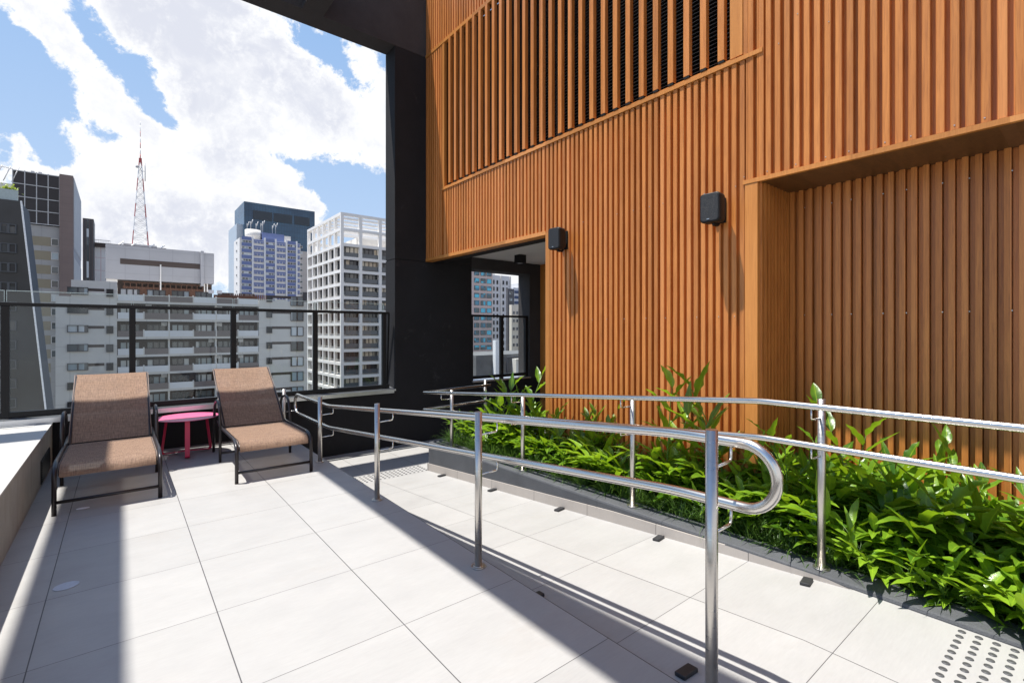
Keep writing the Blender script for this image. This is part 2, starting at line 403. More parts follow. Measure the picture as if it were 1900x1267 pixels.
def leaf_mat(name, c1, c2, trans, spec=0.5):
    m, t, b = mat(name)
    oi = t.new('ShaderNodeObjectInfo'); g = t.geo()
    n = t.noise(g, 5.0, 3, 0.6)
    uv = t.new('ShaderNodeUVMap'); ux, uy, uz = t.sep(uv.outputs[0])
    mid = t.mapr(t.math('ABSOLUTE', t.math('SUBTRACT', ux, 0.5)), 0.0, 0.055, 0.75, 0.0)
    stripe = t.noise(t.vmul(uv.outputs[0], (3, 26, 1)), 1.0, 2, 0.5)
    f = t.math('ADD', t.math('MULTIPLY', n, 0.6), t.math('MULTIPLY', oi.outputs['Random'], 0.4))
    c = t.mix(t.mapr(f, 0.25, 0.75, 0, 1), c1, c2)
    c = t.mix(mid, c, (c2[0] * 1.5 + .04, c2[1] * 1.25 + .03, c2[2] * 1.3))
    c = t.mix(t.mapr(stripe, .35, .65, 0, .22), c, c1)
    t.link(c, b.inputs['Base Color']); b.inputs['Roughness'].default_value = 0.33; b.inputs['Specular IOR Level'].default_value = spec
    tr = t.new('ShaderNodeBsdfTranslucent'); tr.inputs[0].default_value = (*trans, 1)
    mx = t.new('ShaderNodeMixShader'); mx.inputs[0].default_value = 0.27; t.link(b.outputs[0], mx.inputs[1]); t.link(tr.outputs[0], mx.inputs[2])
    t.link(mx.outputs[0], m.node_tree.nodes['Material Output'].inputs['Surface'])
    t.link(t.bump(stripe, 0.5, 0.004), b.inputs['Normal']); return m
M_leaf = leaf_mat('ginger_leaf', (0.028, 0.095, 0.008), (0.22, 0.37, 0.022), (0.42, 0.66, 0.02))
M_stalk = plain('green_stalk', (0.13, 0.22, 0.04), 0.5, var=0.2)
M_blade = leaf_mat('strap_grass_blade', (0.035, 0.08, 0.018), (0.09, 0.17, 0.03), (0.2, 0.36, 0.05))

# ------------------------------------------------------------------ ground: deck, ramp, landing
L = -0.467; DX = 2.052; PX = 3.65; YF = 8.33; Y0 = 1.05; Y1 = 6.545
b = MB(); b.box(-4.0, DX, -9.0, YF + 0.02, -0.62, 0.0)
b.box(DX, PX + .01, -9.0, Y0, -0.62, 0.0)
structure(b.build('deck', M_tile))
b = MB()
zr = lambda y: max(L, min(0, -(y - Y0) * (-L) / (Y1 - Y0)))
b.quad([(DX, Y0, 0), (PX + .05, Y0, 0), (PX + .05, Y1, L), (DX, Y1, L)]); 
structure(b.build('ramp', M_tile))
b = MB(); b.box(DX, 8.2, Y1, YF + 0.02, -0.62, L); b.box(4.5, 8.2, 4.0, Y1 - .002, -0.62, L)
structure(b.build('lower_landing', M_tile))
# a bird dropping and a pale stain on the tiles belong to the deck
def blotch(name, cx, cy, rx, ry, col, label, cat, seed):
    r_ = random.Random(seed); b = MB(); n = 28; pts = []
    for k in range(n):
        a = 2 * math.pi * k / n; q = 1 + 0.05 * math.sin(2 * a + seed) + r_.uniform(-.025, .025)
        pts.append((cx + rx * q * math.cos(a), cy + ry * q * math.sin(a), 0.0035))
    b.quad(pts)
    for k in range(n): b.quad([(pts[k][0], pts[k][1], 0.0005), (pts[(k + 1) % n][0], pts[(k + 1) % n][1], 0.0005), pts[(k + 1) % n], pts[k]])
    return tag(b.build(name, col), label, cat)

# ------------------------------------------------------------------ parapet and glass fence
pr = thing('parapet_wall', (1.4, YF, L), 'low black rendered parapet with aluminium sill running under the glass fences', 'wall')
b = MB(); b.box(-6, 3.94, YF, 8.73, -0.9, 0.55); b.box(5.64, 7.5, YF, 8.73, -0.9, 0.58); b.build('wall', M_black, pr)
b = MB(); b.box(-6, 3.935, YF - .055, 8.76, 0.553, 0.578); b.box(-6, 3.9, YF - .055, YF - .047, .515, .553)
b.quad([(-6, YF - .05, .579), (3.93, YF - .05, .579), (3.93, 8.6, .62), (-6, 8.6, .62)]); b.build('sill', M_alu, pr)
b = MB(); b.box(5.645, 7.215, YF - .055, 8.76, 0.585, 0.61); b.build('sill', M_alu, pr)

def fence(root, x0, posts, rail_z, bot_z, yy, x1):
    b = MB(); b.box(x0, x1, yy - .03, yy + .03, rail_z - .045, rail_z); b.build('top_rail', M_blackmetal, root, bevel=.004)
    b = MB(); b.box(x0, x1, yy - .035, yy + .035, bot_z, bot_z + .065); b.build('bottom_rail', M_blackmetal, root, bevel=.004)
    for p in posts:
        b = MB(); b.box(p - .035, p + .035, yy - .037, yy + .037, bot_z - .03, rail_z - .0455); b.build('post', M_blackmetal, root, bevel=.004)
gf = thing('glass_fence', (1.4, 8.42, .58), 'black framed glass balustrade behind the two loungers with city beyond', 'fence')
PO = [-3.5, -2.29, -1.08, 0.13, 1.34, 2.545, 3.765]
fence(gf, -6, PO, 1.995, .60, 8.42, 3.86)
for i in range(len(PO) - 1):
    a, c = PO[i] + .012, PO[i + 1] - .012
    b = MB(); b.quad([(a, 8.425, .64), (c, 8.425, .64), (c, 8.425, 2.135), (a, 8.425, 2.135)]); pn = b.build('glass_pane', M_glass, gf)
    b = MB(); b.box(a, c, 8.421, 8.429, 2.135, 2.142); b.box(a - .004, a, 8.421, 8.429, 2.0, 2.142); b.box(c, c + .004, 8.421, 8.429, 2.0, 2.142); b.build('polished_edge', M_edge, pn)
b = MB(); b.bar((3.86, 8.42, 1.975), (3.93, 8.66, .62), .03, .03, 0, up=(0, 1, 0)); b.build('end_brace', M_blackmetal, gf)
cf = thing('glass_fence', (6.4, 8.42, .58), 'short glass balustrade in the covered passage opening, beside the timber jamb', 'fence')
PO2 = [5.68, 6.48, 7.18]
fence(cf, 5.645, PO2, 1.985, .64, 8.42, 7.215)
for i in range(2):
    a, c = PO2[i] + .04, PO2[i + 1] - .04
    b = MB(); b.quad([(a, 8.425, .68), (c, 8.425, .68), (c, 8.425, 1.95), (a, 8.425, 1.95)]); b.build('glass_pane', M_glass, cf)

# ------------------------------------------------------------------ concrete frame overhead and column
fr = thing('concrete_frame', (3.94, YF, L), 'huge dark concrete portal frame with column and beams open to the sky', 'pergola')
b = MB(); b.box(3.94, 5.64, YF, 8.73, -.9, 2.965); b.box(3.94, 5.64, YF, 8.73, 2.98, 6.89); b.box(3.955, 5.625, YF + .015, 8.715, 2.965, 2.98); b.build('column', M_black, fr)
b = MB(); b.box(-12, 5.64, YF, 8.73, 6.9, 8.28); b.box(3.95, 5.62, YF + .01, 8.72, 6.89, 6.9); b.build('edge_beam', M_frame, fr)
for x0, x1 in ((2.31, 2.65), (-.08, .26), (-2.35, -2.02)):
    b = MB(); b.box(x0, x1, -6, YF - .001, 6.9, 7.5); b.build('cross_beam', M_frame, fr)
b = MB(); b.box(5.64, 7.9, YF, 8.73, 2.925, 8.2); b.build('lintel_beam', M_frame, fr)
b = MB(); b.box(7.22, 7.9, YF + .001, 8.73, -.9, 2.925); b.build('end_pier', M_frame, fr)

# ------------------------------------------------------------------ timber clad building
X = 4.58; PT = 0.0793; XR = 5.22
tw = thing('timber_clad_building', (X, 4.0, L), 'tall building side clad in vertical orange timber ribs with louvre screen and recess', 'building')
TOP = 8.6
def ribs(b, x, ya, yb, z0, z1, face=.047, dp=.044, out=-1):
    """ribbed sheet between ya<yb facing -X: proud ribs and narrow grooves"""
    n0 = math.ceil((ya - 4.94) / PT - 1e-6); n1 = math.floor((yb - 4.94) / PT + 1e-6)
    ed = [ya] + [4.94 + i * PT for i in range(n0, n1 + 1)] + [yb]
    for i in range(len(ed) - 1):
        a, c = ed[i], ed[i + 1]
        if c - a < .006: continue
        f = min(face, c - a)
        # groove floor a..(c-f), rib (c-f)..c with tiny chamfers
        g1 = c - f; ch = .0035
        if g1 - a > .002: b.quad([(x + dp, g1, z0), (x + dp, a, z0), (x + dp, a, z1), (x + dp, g1, z1)])
        b.quad([(x + dp, g1, z0), (x + dp, g1, z1), (x + ch, g1, z1), (x + ch, g1, z0)][::-1])
        b.quad([(x + ch, g1, z0), (x, g1 + ch, z0), (x, g1 + ch, z1), (x + ch, g1, z1)])
        b.quad([(x, c - ch, z0), (x, g1 + ch, z0), (x, g1 + ch, z1), (x, c - ch, z1)])
        b.quad([(x + ch, c, z0), (x, c - ch, z0), (x, c - ch, z1), (x + ch, c, z1)])
        b.quad([(x + dp, c, z0), (x + ch, c, z0), (x + ch, c, z1), (x + dp, c, z1)])
b = MB()
ribs(b, X, 7.71, YF - .004, 3.03, 6.87)
ribs(b, X, 4.94, 7.67, 3.03, 4.20); ribs(b, X, 4.8607, 4.94, 3.002, 4.20)
ribs(b, X, 2.19, 4.8607, .02, 4.20)
ribs(b, X, 2.07, 2.21, 4.20, 6.87); ribs(b, X, 2.07, 2.185, 3.07, 4.20)
ribs(b, X, -2.5, 2.07, 3.07, TOP)
ribs(b, X, 2.07, YF - .004, 6.935, TOP)
b.build('rib_cladding', M_wood, tw)
b = MB(); b.box(X + .045, X + .16, 2.096, 4.879, 0, 4.2); b.box(X + .045, X + .16, 4.90, YF - .003, 3.0, 4.2)
b.box(X + .045, X + .16, -2.5, 2.3, 3.06, TOP); b.box(X + .045, X + .16, 2.3, YF - .003, 6.92, TOP); b.box(X + .045, X + .16, 7.69, YF - .003, 4.2, 6.92)
b.build('backing_wall', M_wooddk, tw)
# flat trims
b = MB()
b.box(X - .012, X + .1, 2.15, 7.72, 4.205, 4.245)              # sill nose
b.box(X + .0, X + .16, 2.28, 7.70, 4.245, 4.262)
b.box(X - .004, X + .05, 7.645, 7.715, 4.25, 6.93)             # left jamb
b.box(X - .004, X + .15, 2.215, 2.335, 4.262, 6.87)              # right jamb board
b.box(X - .008, X + .05, 2.15, YF - .004, 6.875, 6.932)        # head trim
b.box(X - .010, X + .05, 2.03, 2.17, 4.205, 4.245)
b.build('opening_trim', M_woodtrim, tw)
b = MB(); b.box(X - .004, X + .035, 4.8615, 4.945, .02, 3.0); b.box(X + .0351, X + .40, 4.925, 4.9449, .02, 3.0); b.build('corner_board', M_woodtrim, tw)
b = MB(); b.box(X - .006, X + .14, 4.945, YF - .004, 2.975, 3.028); b.build('soffit_edge', M_woodtrim, tw)
b = MB(); b.box(X - .006, X + .035, 2.075, 2.19, 0.02, 3.022); b.box(X + .0355, XR + .02, 2.081, 2.095, 0.02, 3.022); b.build('recess_jamb_board', M_woodtrim, tw)
b = MB(); b.box(X - .010, X + .03, -2.5, 2.21, 3.026, 3.066); b.build('lintel_edge', M_woodtrim, tw)
b = MB(); b.box(X + .031, XR + .1, -2.5, 2.20, 3.028, 3.05); b.build('recess_soffit', M_wooddk, tw)
# recess back wall: stepped ribs
b = MB(); b2 = MB()
i = 0; y = 2.04
while y > -2.6:
    for (w0, w1, d) in ((0, .040, .000), (.040, .046, .060), (.046, .0793, .038)):
        b.box(XR - .022 + d, XR + .07, y - w1, y - w0 - .0006, .02, 3.027 - d * .02)
    y -= PT
b.build('recess_cladding', M_wood, tw)
b = MB(); xx = X + .085; b.box(X + .0355, X + .060, 2.055, 2.0805, .02, 3.026)
while xx < XR - .05:
    b.box(xx, xx + .034, 2.045, 2.0798, .02, 3.026); xx += .072
b.box(XR - .05, XR + .02, 2.05, 2.0798, .02, 3.026)
b.build('recess_return_cladding', M_wood, tw)
# louvre screen: proud vertical slats, every one resting on a black shoe
sl0 = None
for k in range(28):
    ya = 7.485 - k * .1863
    if sl0 is None:
        b = MB(); b.box(X - .015, X + .045, -.066, 0, 4.285, 6.868); sl0 = b.build('slat', M_wood, tw, world=False, bevel=.003); o = sl0
        b = MB(); b.box(X - .013, X + .043, -.064, -.002, 4.2625, 4.2845); b.box(X + .043, X + .12, -.045, -.02, 4.2625, 4.2845); b.build('slat_shoe', M_blackmetal, sl0, world=False)
    else: o = copy_tree(sl0, tw)
    o.location = Vector((0, ya, 0)) - tw.location
LB = MB(); z = 4.27
while z < 6.9:
    LB.obox((X + .20, 5.04, z), (0, 2.66, 0), (.030, 0, .012), (-.001, 0, .0025)); z += .042
for yy in (3.05, 4.9, 6.6): LB.box(X + .20, X + .235, yy, yy + .05, 4.25, 6.9)
LB.build('black_louvre', plain('black_louvre_metal', (0.10, 0.10, 0.105), 0.3, 0.3, var=.1), tw)
b = MB(); b.box(X + .5, X + .52, 2.3, 7.7, 4.2, 6.92); b.box(X + .17, X + .5, 7.69, 7.71, 4.2, 6.92); b.box(X + .17, X + .5, 2.28, 2.3, 4.2, 6.92); b.box(X + .17, X + .5, 2.3, 7.69, 4.2, 4.22); b.box(X + .17, X + .5, 2.3, 7.69, 6.9, 6.92); b.build('plant_room_wall', M_blackmetal, tw)
# passage ceiling and far jamb
b = MB(); b.box(X + .1405, X + .40, 4.945, YF - .003, 2.985, 3.2); b.build('soffit_strip', M_black, tw)
b = MB(); b.box(X + .4005, 8.0, 4.3, YF - .002, 3.165, 3.2); b.build('passage_ceiling', M_white, tw)
b = MB(); b.box(7.54, 7.75, 4.3, YF - .003, L, 3.163); b.build('passage_wall', M_woodtrim, tw)
b = MB(); b.tube(fillet([(7.54, 7.9, 1.30), (7.49, 7.9, 1.30), (7.49, 7.78, 1.30)], .01), .009, 8); b.build('door_handle', M_steel, tw)
b = MB(); b.box(X + .16, XR + .2, 2.1, 4.92, 0, 3.05); b.box(XR + .071, XR + .4, -2.5, 2.2, -.2, 3.3); b.build('core_wall', M_wooddk, tw)
# screws
sc0 = None
def screw(x, y, z):
    global sc0
    if sc0 is None: sc0 = MB().tube([(.002, 0, 0), (-.003, 0, 0)], .0045, 8).build('screw', M_screw, tw, world=False); o = sc0
    else: o = sc0.copy(); COL.objects.link(o)
    o.location = Vector((x, y, z)) - tw.location
for z0, ys in ((4.40, (1.735, 1.0, .6)), (4.215, (2.128, 1.891, 1.496)), (3.10, (0.562, .716, .959, 1.116, 1.354, 1.52, 1.75, 1.99, 2.20)), (3.03, (3.08, 3.254, 3.472, 3.705, 4.248, 2.6, 2.28)), (1.79, (2.683, 2.292, 2.45, 4.645, 4.257, 4.094, 3.86, 3.6, 3.3, 3.05))):
    for yv in ys: screw(X, yv, z0)
for z0 in (2.85, 1.805):
    for yv in (1.905, 1.674, 1.518, 1.28, 1.118, .885, .724, .489, .25): screw(XR - .022, yv, z0)

# ------------------------------------------------------------------ left planter / bench wall
lw = thing('bench_wall', (-.655, 5.0, 0), 'waist-low pale stone topped wall left of the nearer lounger', 'wall')
b = MB(); b.box(-3.9, -.655, -9, YF - .06, 0.001, .495); b.build('wall_face', M_face, lw)
b = MB(); b.box(-3.9, -.650, -9, YF - .06, .496, .512); b.box(-3.9, -.8, YF - .25, YF - .058, .5125, .516); b.build('stone_top', M_stone, lw, bevel=.002)
b = MB(); b.box(-.654, -.646, 7.12, 7.93, .03, .275)
for k in range(9): b.box(-.646, -.641, 7.14, 7.91, .05 + k * .024, .062 + k * .024)
b.build('vent_grille', M_blackmetal, lw)

# ------------------------------------------------------------------ planter
pl = thing('planter', (PX, 3.5, L), 'long charcoal kerbed planting bed along the timber wall beside the ramp', 'planter')
b = MB()
kz = lambda y: -.035 + (6.5 - y) * .011 if y > .9 else .027
ys = [6.55, 5.5, 4.5, 3.5, 2.5, 1.6, .9, 0, -1.5, -3]
prof = lambda y: [(PX, L - .1), (PX, kz(y) - .02), (PX + .006, kz(y) - .006), (PX + .02, kz(y)), (PX + .22, kz(y) + .004), (PX + .225, -.2)]
for i in range(len(ys) - 1):
    p, q = prof(ys[i]), prof(ys[i + 1])
    for j in range(len(p) - 1):
        b.quad([(p[j][0], ys[i], p[j][1]), (q[j][0], ys[i + 1], q[j][1]), (q[j + 1][0], ys[i + 1], q[j + 1][1]), (p[j + 1][0], ys[i], p[j + 1][1])])
p = prof(6.55); b.quad([(c[0], 6.55, c[1]) for c in p][::-1])
b.box(PX + .2, 4.96, 6.40, 6.551, L - .1, -.037)
b.box(4.78, 4.96, 4.95, 6.40, L - .1, -.038)
b.build('kerb', M_kerb, pl)
b = MB(); n = 60
for i in range(n):
    for (xa, xb) in ((PX + .21, 4.0), (4.0, 4.3), (4.3, 4.85 if i < 22 else XR + .02)):
        ya = 6.45 - i * .16; yb = ya - .16
        b.quad([(xa, ya, -.075), (xa, yb, -.075), (xb, yb, -.06), (xb, ya, -.06)])
b.build('soil', M_soil, pl)
b = MB(); ys2 = [6.565, Y0 - .1]
b.quad([(PX - .012, 6.565, L), (PX - .012, Y0, 0), (PX - .012, 1.2, .015), (PX - .012, 1.9, -.0), (PX - .012, 3.0, -.06), (PX - .012, 6.565, L + .105)][::-1])
b.quad([(PX - .012, 6.565, L + .105), (PX - .012, 3.0, -.06), (PX + .002, 3.0, -.06), (PX + .002, 6.565, L + .105)])
b.quad([(PX - .012, 3.0, -.06), (PX - .012, 1.9, 0), (PX + .002, 1.9, 0), (PX + .002, 3.0, -.06)])
b.box(PX - .012, 4.96, 6.553, 6.566, L, L + .105)
b.build('skirting', M_skirt, pl)

# ------------------------------------------------------------------ handrails
def zt(y): return .668 if y >= 6.45 else (1.155 if y <= 1.35 else .668 + (6.45 - y) * (1.155 - .668) / 5.1)
def post(root, x, y, z0, z1, r=.0255):
    b = MB(); b.cyl((x, y), r, z0 + .008, z1, 24); p = b.build('post', M_post, root)
    b = MB(); b.cyl((x, y), .052, z0, z0 + .009, 28); b.cyl((x, y), .040, z0 + .009, z0 + .012, 24, r2=.034); b.build('base_flange', M_post, p)
    return p
def bracket(root, x, y, xr, zr_, sgn):
    b = MB(); b.tube(fillet([(x, y, zr_ - .095), (xr + sgn * .006, y, zr_ - .088), (xr + sgn * .006, y, zr_ - .018)], .022), .0065, 8); b.build('bracket', M_steel, root)
ha = thing('handrail', (1.96, 4.5, 0), 'stainless double handrail with looped ends along the deck edge of the ramp', 'handrail', None)
xr = 2.12
top = [(xr, 7.87, .668), (xr, 6.45, .668), (xr, 1.35, 1.155), (xr, 1.02, 1.165)]
low = [(xr, 1.02, .885), (xr, 1.35, .875), (xr, 6.45, .388), (xr, 7.87, .388)]
pts = fillet(top, .12)
for k in range(1, 16): a = math.pi / 2 + math.pi * k / 16; pts.append(Vector((xr, 1.02 + .14 * math.cos(a), 1.025 + .14 * math.sin(a))))
pts += fillet(low, .12)
for k in range(1, 16): a = -math.pi / 2 + math.pi * k / 16; pts.append(Vector((xr, 7.87 + .14 * math.cos(a), .528 + .14 * math.sin(a))))
b = MB(); b.tube(pts, .0235, 20, closed=True); b.build('rail', M_steel, ha)
for y, z1 in ((1.08, 1.235), (2.81, 1.085), (4.54, .94), (6.29, .822), (8.02, .755)):
    post(ha, 1.96, y, 0.0, z1)
    zz = zt(y) if y > 1.3 else 1.163
    if y < 8.0:
        bracket(ha, 1.96, y, xr, zz, 1); bracket(ha, 1.96, y, xr, zz - .28, 1)
    else: bracket(ha, 1.96, y - .02, xr, .50, 1)
hb = thing('handrail', (3.75, 4.0, 0), 'stainless double handrail on posts standing on the planter kerb', 'handrail')
xb = 3.58
def zb(y): return .715 if y > 6.5 else (1.151 if y < 1.6 else .715 + (6.5 - y) * (1.150 - .715) / 4.9)
for dz, nm in ((0, 'upper_rail'), (-.26, 'lower_rail')):
    P = [(4.86, 6.62, .735 + dz), (xb + .0, 6.60, .715 + dz), (xb, 1.6, 1.15 + dz), (xb, .4, 1.158 + dz), (xb, -2.6, 1.165 + dz)]
    b = MB(); b.tube(fillet(P, .06, 8), .0225, 20); b.build(nm, M_steel, hb)
for y, z1 in ((6.05, .792), (4.45, .893), (2.85, 1.015), (1.27, 1.185), (-.35, 1.20)):
    post(hb, 3.75, y, kz(y) + .003, z1)
    bracket(hb, 3.75, y, xb, zb(y), -1); bracket(hb, 3.75, y, xb, zb(y) - .26, -1)
post(hb, 4.80, 6.68, -.03, .82)
b = MB(); b.tube(fillet([(4.80, 6.66, .65), (4.72, 6.62, .65), (4.72, 6.62, .71)], .02), .0065, 8); b.build('bracket', M_steel, hb)

# ------------------------------------------------------------------ loungers
def lounger(loc, label):
    rt = thing('lounger', loc, label, 'lounge chair', 'lounge chairs facing away from the glass fence')
    hw = .385
    for s in (-1, 1):
        x = s * hw
        b = MB(); b.tube(fillet([(x, 0, 0), (x, .0, .385), (x, .16, .445), (x, 1.2, .415), (x, 1.66, .43)], .085, 8), .0185, 14)
        b.build('side_rail', M_lounge, rt, world=False)
        xa = x + s * .025
        b = MB(); b.tube(fillet([(xa, 1.10, 0), (xa, 1.10, .50), (xa, 1.17, .70), (xa, 1.36, .755), (xa, 1.62, .69), (xa, 1.70, .42), (xa, 1.76, 0)], .13, 8), .0165, 14)
        b.build('armrest', M_lounge, rt, world=False)
        b = MB(); b.tube([(s * .350, .02, .345), (s * .350, .05, .385), (s * .350, .14, .42), (s * .350, 1.16, .40), (s * .350, 1.22, .42)], .012, 10)
        b.tube([(s * .350, 1.18, .41), (s * .352, 1.73, .765), (s * .355, 2.25, 1.07), (s * .355, 2.29, 1.082), (s * .355, 2.32, 1.055)], .0125, 10); b.build('sling_tube', M_lounge, rt, world=False)
        b = MB(); b.tube([(s * .362, .03, .37), (s * .362, .12, .432), (s * .362, 1.15, .412)], .0045, 6); b.tube([(s * .364, 1.2, .435), (s * .364, 1.73, .785), (s * .366, 2.26, 1.092)], .0045, 6); b.build('piping', M_piping, rt, world=False)
    b = MB(); b.tube([(-hw, 0, .115), (hw, 0, .115)], .0155, 12); b.build('front_stretcher', M_lounge, rt, world=False)
    b = MB(); b.tube([(-hw - .02, 1.10, .115), (hw + .02, 1.10, .115)], .0145, 12); b.tube([(-hw, 1.2, .40), (hw, 1.2, .40)], .012, 10); b.tube([(-.35, .06, .355), (.35, .06, .355)], .011, 10)
    b.build('cross_bar', M_lounge, rt, world=False)
    b = MB(); b.tube(fillet([(-.35, 1.85, .82), (-.35, 1.68, .40), (.35, 1.68, .40), (.35, 1.85, .82)], .05), .009, 8); b.build('back_support', M_lounge, rt, world=False)
    # slings, with a slight belly between the tubes
    def cloth(path, name, belly):
        b = MB(); nx = 14
        P = [Vector((0, *p)) for p in path]
        idx = len(b.v)
        for i, p in enumerate(P):
            d = (P[min(i + 1, len(P) - 1)] - P[max(i - 1, 0)]).normalized(); nn = Vector((0, -d.z, d.y))
            for k in range(nx + 1):
                q = -1 + 2 * k / nx
                off = -belly * (1 - q * q) * math.sin(math.pi * min(1, max(0, i / (len(P) - 1))) ** .8)
                v = p + nn * off; b.v.append((q * .352, v.y, v.z))
        for i in range(len(P) - 1):
            for k in range(nx):
                a = idx + i * (nx + 1) + k; b.f.append((a, a + 1, a + nx + 2, a + nx + 1)); b.m.append(0); b.sm.append(True)
        b.build(name, M_sling, rt, world=False)
    cloth([(-.002, .335), (.0, .365), (.02, .40), (.06, .425), (.14, .440), (.4, .434), (.7, .427), (.95, .42), (1.08, .418), (1.17, .418)], 'seat_sling', .018)
    bk = [(1.20 + 1.05 * t, .425 + .655 * t + .02 * math.sin(math.pi * t)) for t in [i / 12 for i in range(13)]] + [(2.275, 1.092), (2.298, 1.094), (2.315, 1.084), (2.322, 1.06)]
    cloth(bk, 'back_sling', .012)
    return rt
lounger((-.075, 5.95, 0), 'brown sling lounge chair nearest the pale bench wall, half its seat in shadow')
lo2 = lounger((1.365, 5.95, 0), 'brown sling lounge chair between the pink table and the steel handrail'); lo2.rotation_euler = (0, 0, R(-1.2))

# ------------------------------------------------------------------ side table
st = thing('side_table', (.70, 7.79, 0), 'round pink metal side table between the two lounge chairs', 'table')
b = MB(); b.cyl((.70, 7.79), .365, .497, .503, 64); b.build('table_top', M_pinktop, st, bevel=.002)
for a in (-95, 25, 150):
    d = Vector((math.cos(R(a)), math.sin(R(a)), 0)); c = Vector((.70, 7.79, 0)); sd_ = Vector((-d.y, d.x, 0))
    path = fillet([c + d * .25 + Vector((0, 0, .496)), c + d * .315 + Vector((0, 0, .012)), c + d * .03 + Vector((0, 0, .05))], .045, 6)
    b = MB(); wd = .027; th = .003
    for i in range(len(path) - 1):
        p, q = path[i], path[i + 1]; t_ = (q - p).normalized(); nn = t_.cross(sd_).normalized() * th
        b.quad([p - sd_ * wd + nn, p + sd_ * wd + nn, q + sd_ * wd + nn, q - sd_ * wd + nn]); b.quad([p - sd_ * wd - nn, q - sd_ * wd - nn, q + sd_ * wd - nn, p + sd_ * wd - nn])
        b.quad([p + sd_ * wd + nn, p + sd_ * wd - nn, q + sd_ * wd - nn, q + sd_ * wd + nn]); b.quad([p - sd_ * wd - nn, p - sd_ * wd + nn, q - sd_ * wd + nn, q - sd_ * wd - nn])
    b.build('leg', M_pinkleg, st)

# ------------------------------------------------------------------ speakers, ceiling light
def speaker(y, z, label):
    rt = thing('speaker', (X, y, z), label, 'speaker', 'black loudspeakers on the timber wall')
    w_, h_, d_ = .098, .14, .15
    b = MB(); n = 8; rr = .035
    def ring(x, sw, sh, r):
        o = []
        for cx, cy, a0 in ((sw - r, sh - r, 0), (-sw + r, sh - r, 90), (-sw + r, -sh + r, 180), (sw - r, -sh + r, 270)):
            for k in range(n + 1): a = R(a0 + 90 * k / n); o.append((x, cx + r * math.cos(a), cy + r * math.sin(a)))
        return o
    rings = [ring(-.22, w_ - .012, h_ - .012, rr - .008), ring(-.232 + .002, w_ - .004, h_ - .004, rr), ring(-.215, w_, h_, rr), ring(-.12, w_ * .98, h_ * .98, rr), ring(-.06, w_ * .6, h_ * .8, .03)]
    rings[0] = ring(-.236, w_ - .012, h_ - .012, rr - .008)
    base = 0
    for r_ in rings: b.v += r_
    m_ = len(rings[0])
    for i in range(len(rings) - 1):
        for k in range(m_):
            k2 = (k + 1) % m_; b.f.append((i * m_ + k, (i + 1) * m_ + k, (i + 1) * m_ + k2, i * m_ + k2)); b.m.append(0); b.sm.append(i > 1)
    b.f.append(tuple(range(m_))); b.m.append(0); b.sm.append(False)
    b.f.append(tuple(range(len(b.v) - 1, len(b.v) - m_ - 1, -1))); b.m.append(0); b.sm.append(False)
    c = b.build('cabinet', M_plastic, rt, world=False)
    b = MB(); b.v += ring(-.2375, w_ - .016, h_ - .016, rr - .01); b.f.append(tuple(range(m_))); b.m.append(0); b.sm.append(False); b.build('grille', M_grille, rt, world=False)
    b = MB(); b.box(-.2405, -.238, .012 - .012, .012 + .012, -.112, -.105); b.build('badge', M_screw, rt, world=False)
    b = MB(); b.box(-.02, -.001, -.055, .055, -.12, .12); b.tube(fillet([(-.02, 0, .0), (-.05, 0, -.145), (-.15, 0, -.152), (-.15, 0, -.138)], .03), .014, 8)
    b.tube([(-.15, 0, .138), (-.15, 0, .15)], .016, 10); b.build('wall_bracket', M_plastic, rt, world=False, bevel=.006)
    return rt
def grille():
    m, t, b = mat('perforated_grille'); g = t.obj()
    v = t.new('ShaderNodeTexVoronoi'); v.inputs['Scale'].default_value = 260; t.link(g, v.inputs['Vector'])
    f = t.mapr(v.outputs['Distance'], .25, .5, 0, 1)
    t.link(t.mix(f, (0.003, 0.003, 0.003), (0.016, 0.016, 0.018)), b.inputs['Base Color']); b.inputs['Roughness'].default_value = .45
    t.link(t.bump(f, .5, .002), b.inputs['Normal']); return m
M_grille = grille()
s1 = speaker(4.57, 2.84, 'black loudspeaker on the corner board next to the passage opening')
s2 = speaker(2.43, 2.82, 'black loudspeaker high on the ribbed wall left of the recess')
for s_, a in ((s1, 6), (s2, 3)): s_.rotation_euler = (0, 0, R(a))
cl = thing('ceiling_light', (6.25, 7.5, 3.165), 'small black cube spotlight under the white passage ceiling', 'lamp')
b = MB(); b.box(6.165, 6.335, 7.415, 7.585, 3.0, 3.164); b.build('housing', M_blackmetal, cl, bevel=.004)
b = MB(); b.cyl((6.25, 7.5), .055, 2.998, 3.0, 20); b.build('lens', M_alu, cl)

# ------------------------------------------------------------------ ramp lights, tactile studs
BL = [(3.575, 6.04), (3.575, 4.83), (3.575, 3.65), (3.565, 2.44), (3.55, 1.29), (2.16, 1.32), (2.15, 2.42)]
BLn = ['black rubber block at the foot of the ramp by the planter end', 'second black rubber block up the ramp from the planter end', 'middle black rubber block in the row along the planter skirting',
       'fourth black rubber block up the ramp along the skirting', 'black rubber block near the top of the ramp by the flanged planter post', 'large-looking black rubber block beside the nearest handrail post foot', 'black rubber block tucked under the deck edge beside the ramp']
base = MB().box(-.055, .055, -.029, .029, 0, .021).build('rubber_block', M_rubber, bevel=.004)
for i, (x, y) in enumerate(BL):
    o = base if i == 0 else base.copy()
    if i: COL.objects.link(o)
    o.location = (x, y, zr(y)); o.rotation_euler = (math.atan(-L / (Y1 - Y0)) * -1 if y > Y0 else 0, 0, R(8) if i < 5 else R(-4))
    tag(o, BLn[i], 'block', 'rubber blocks on the ramp edges')
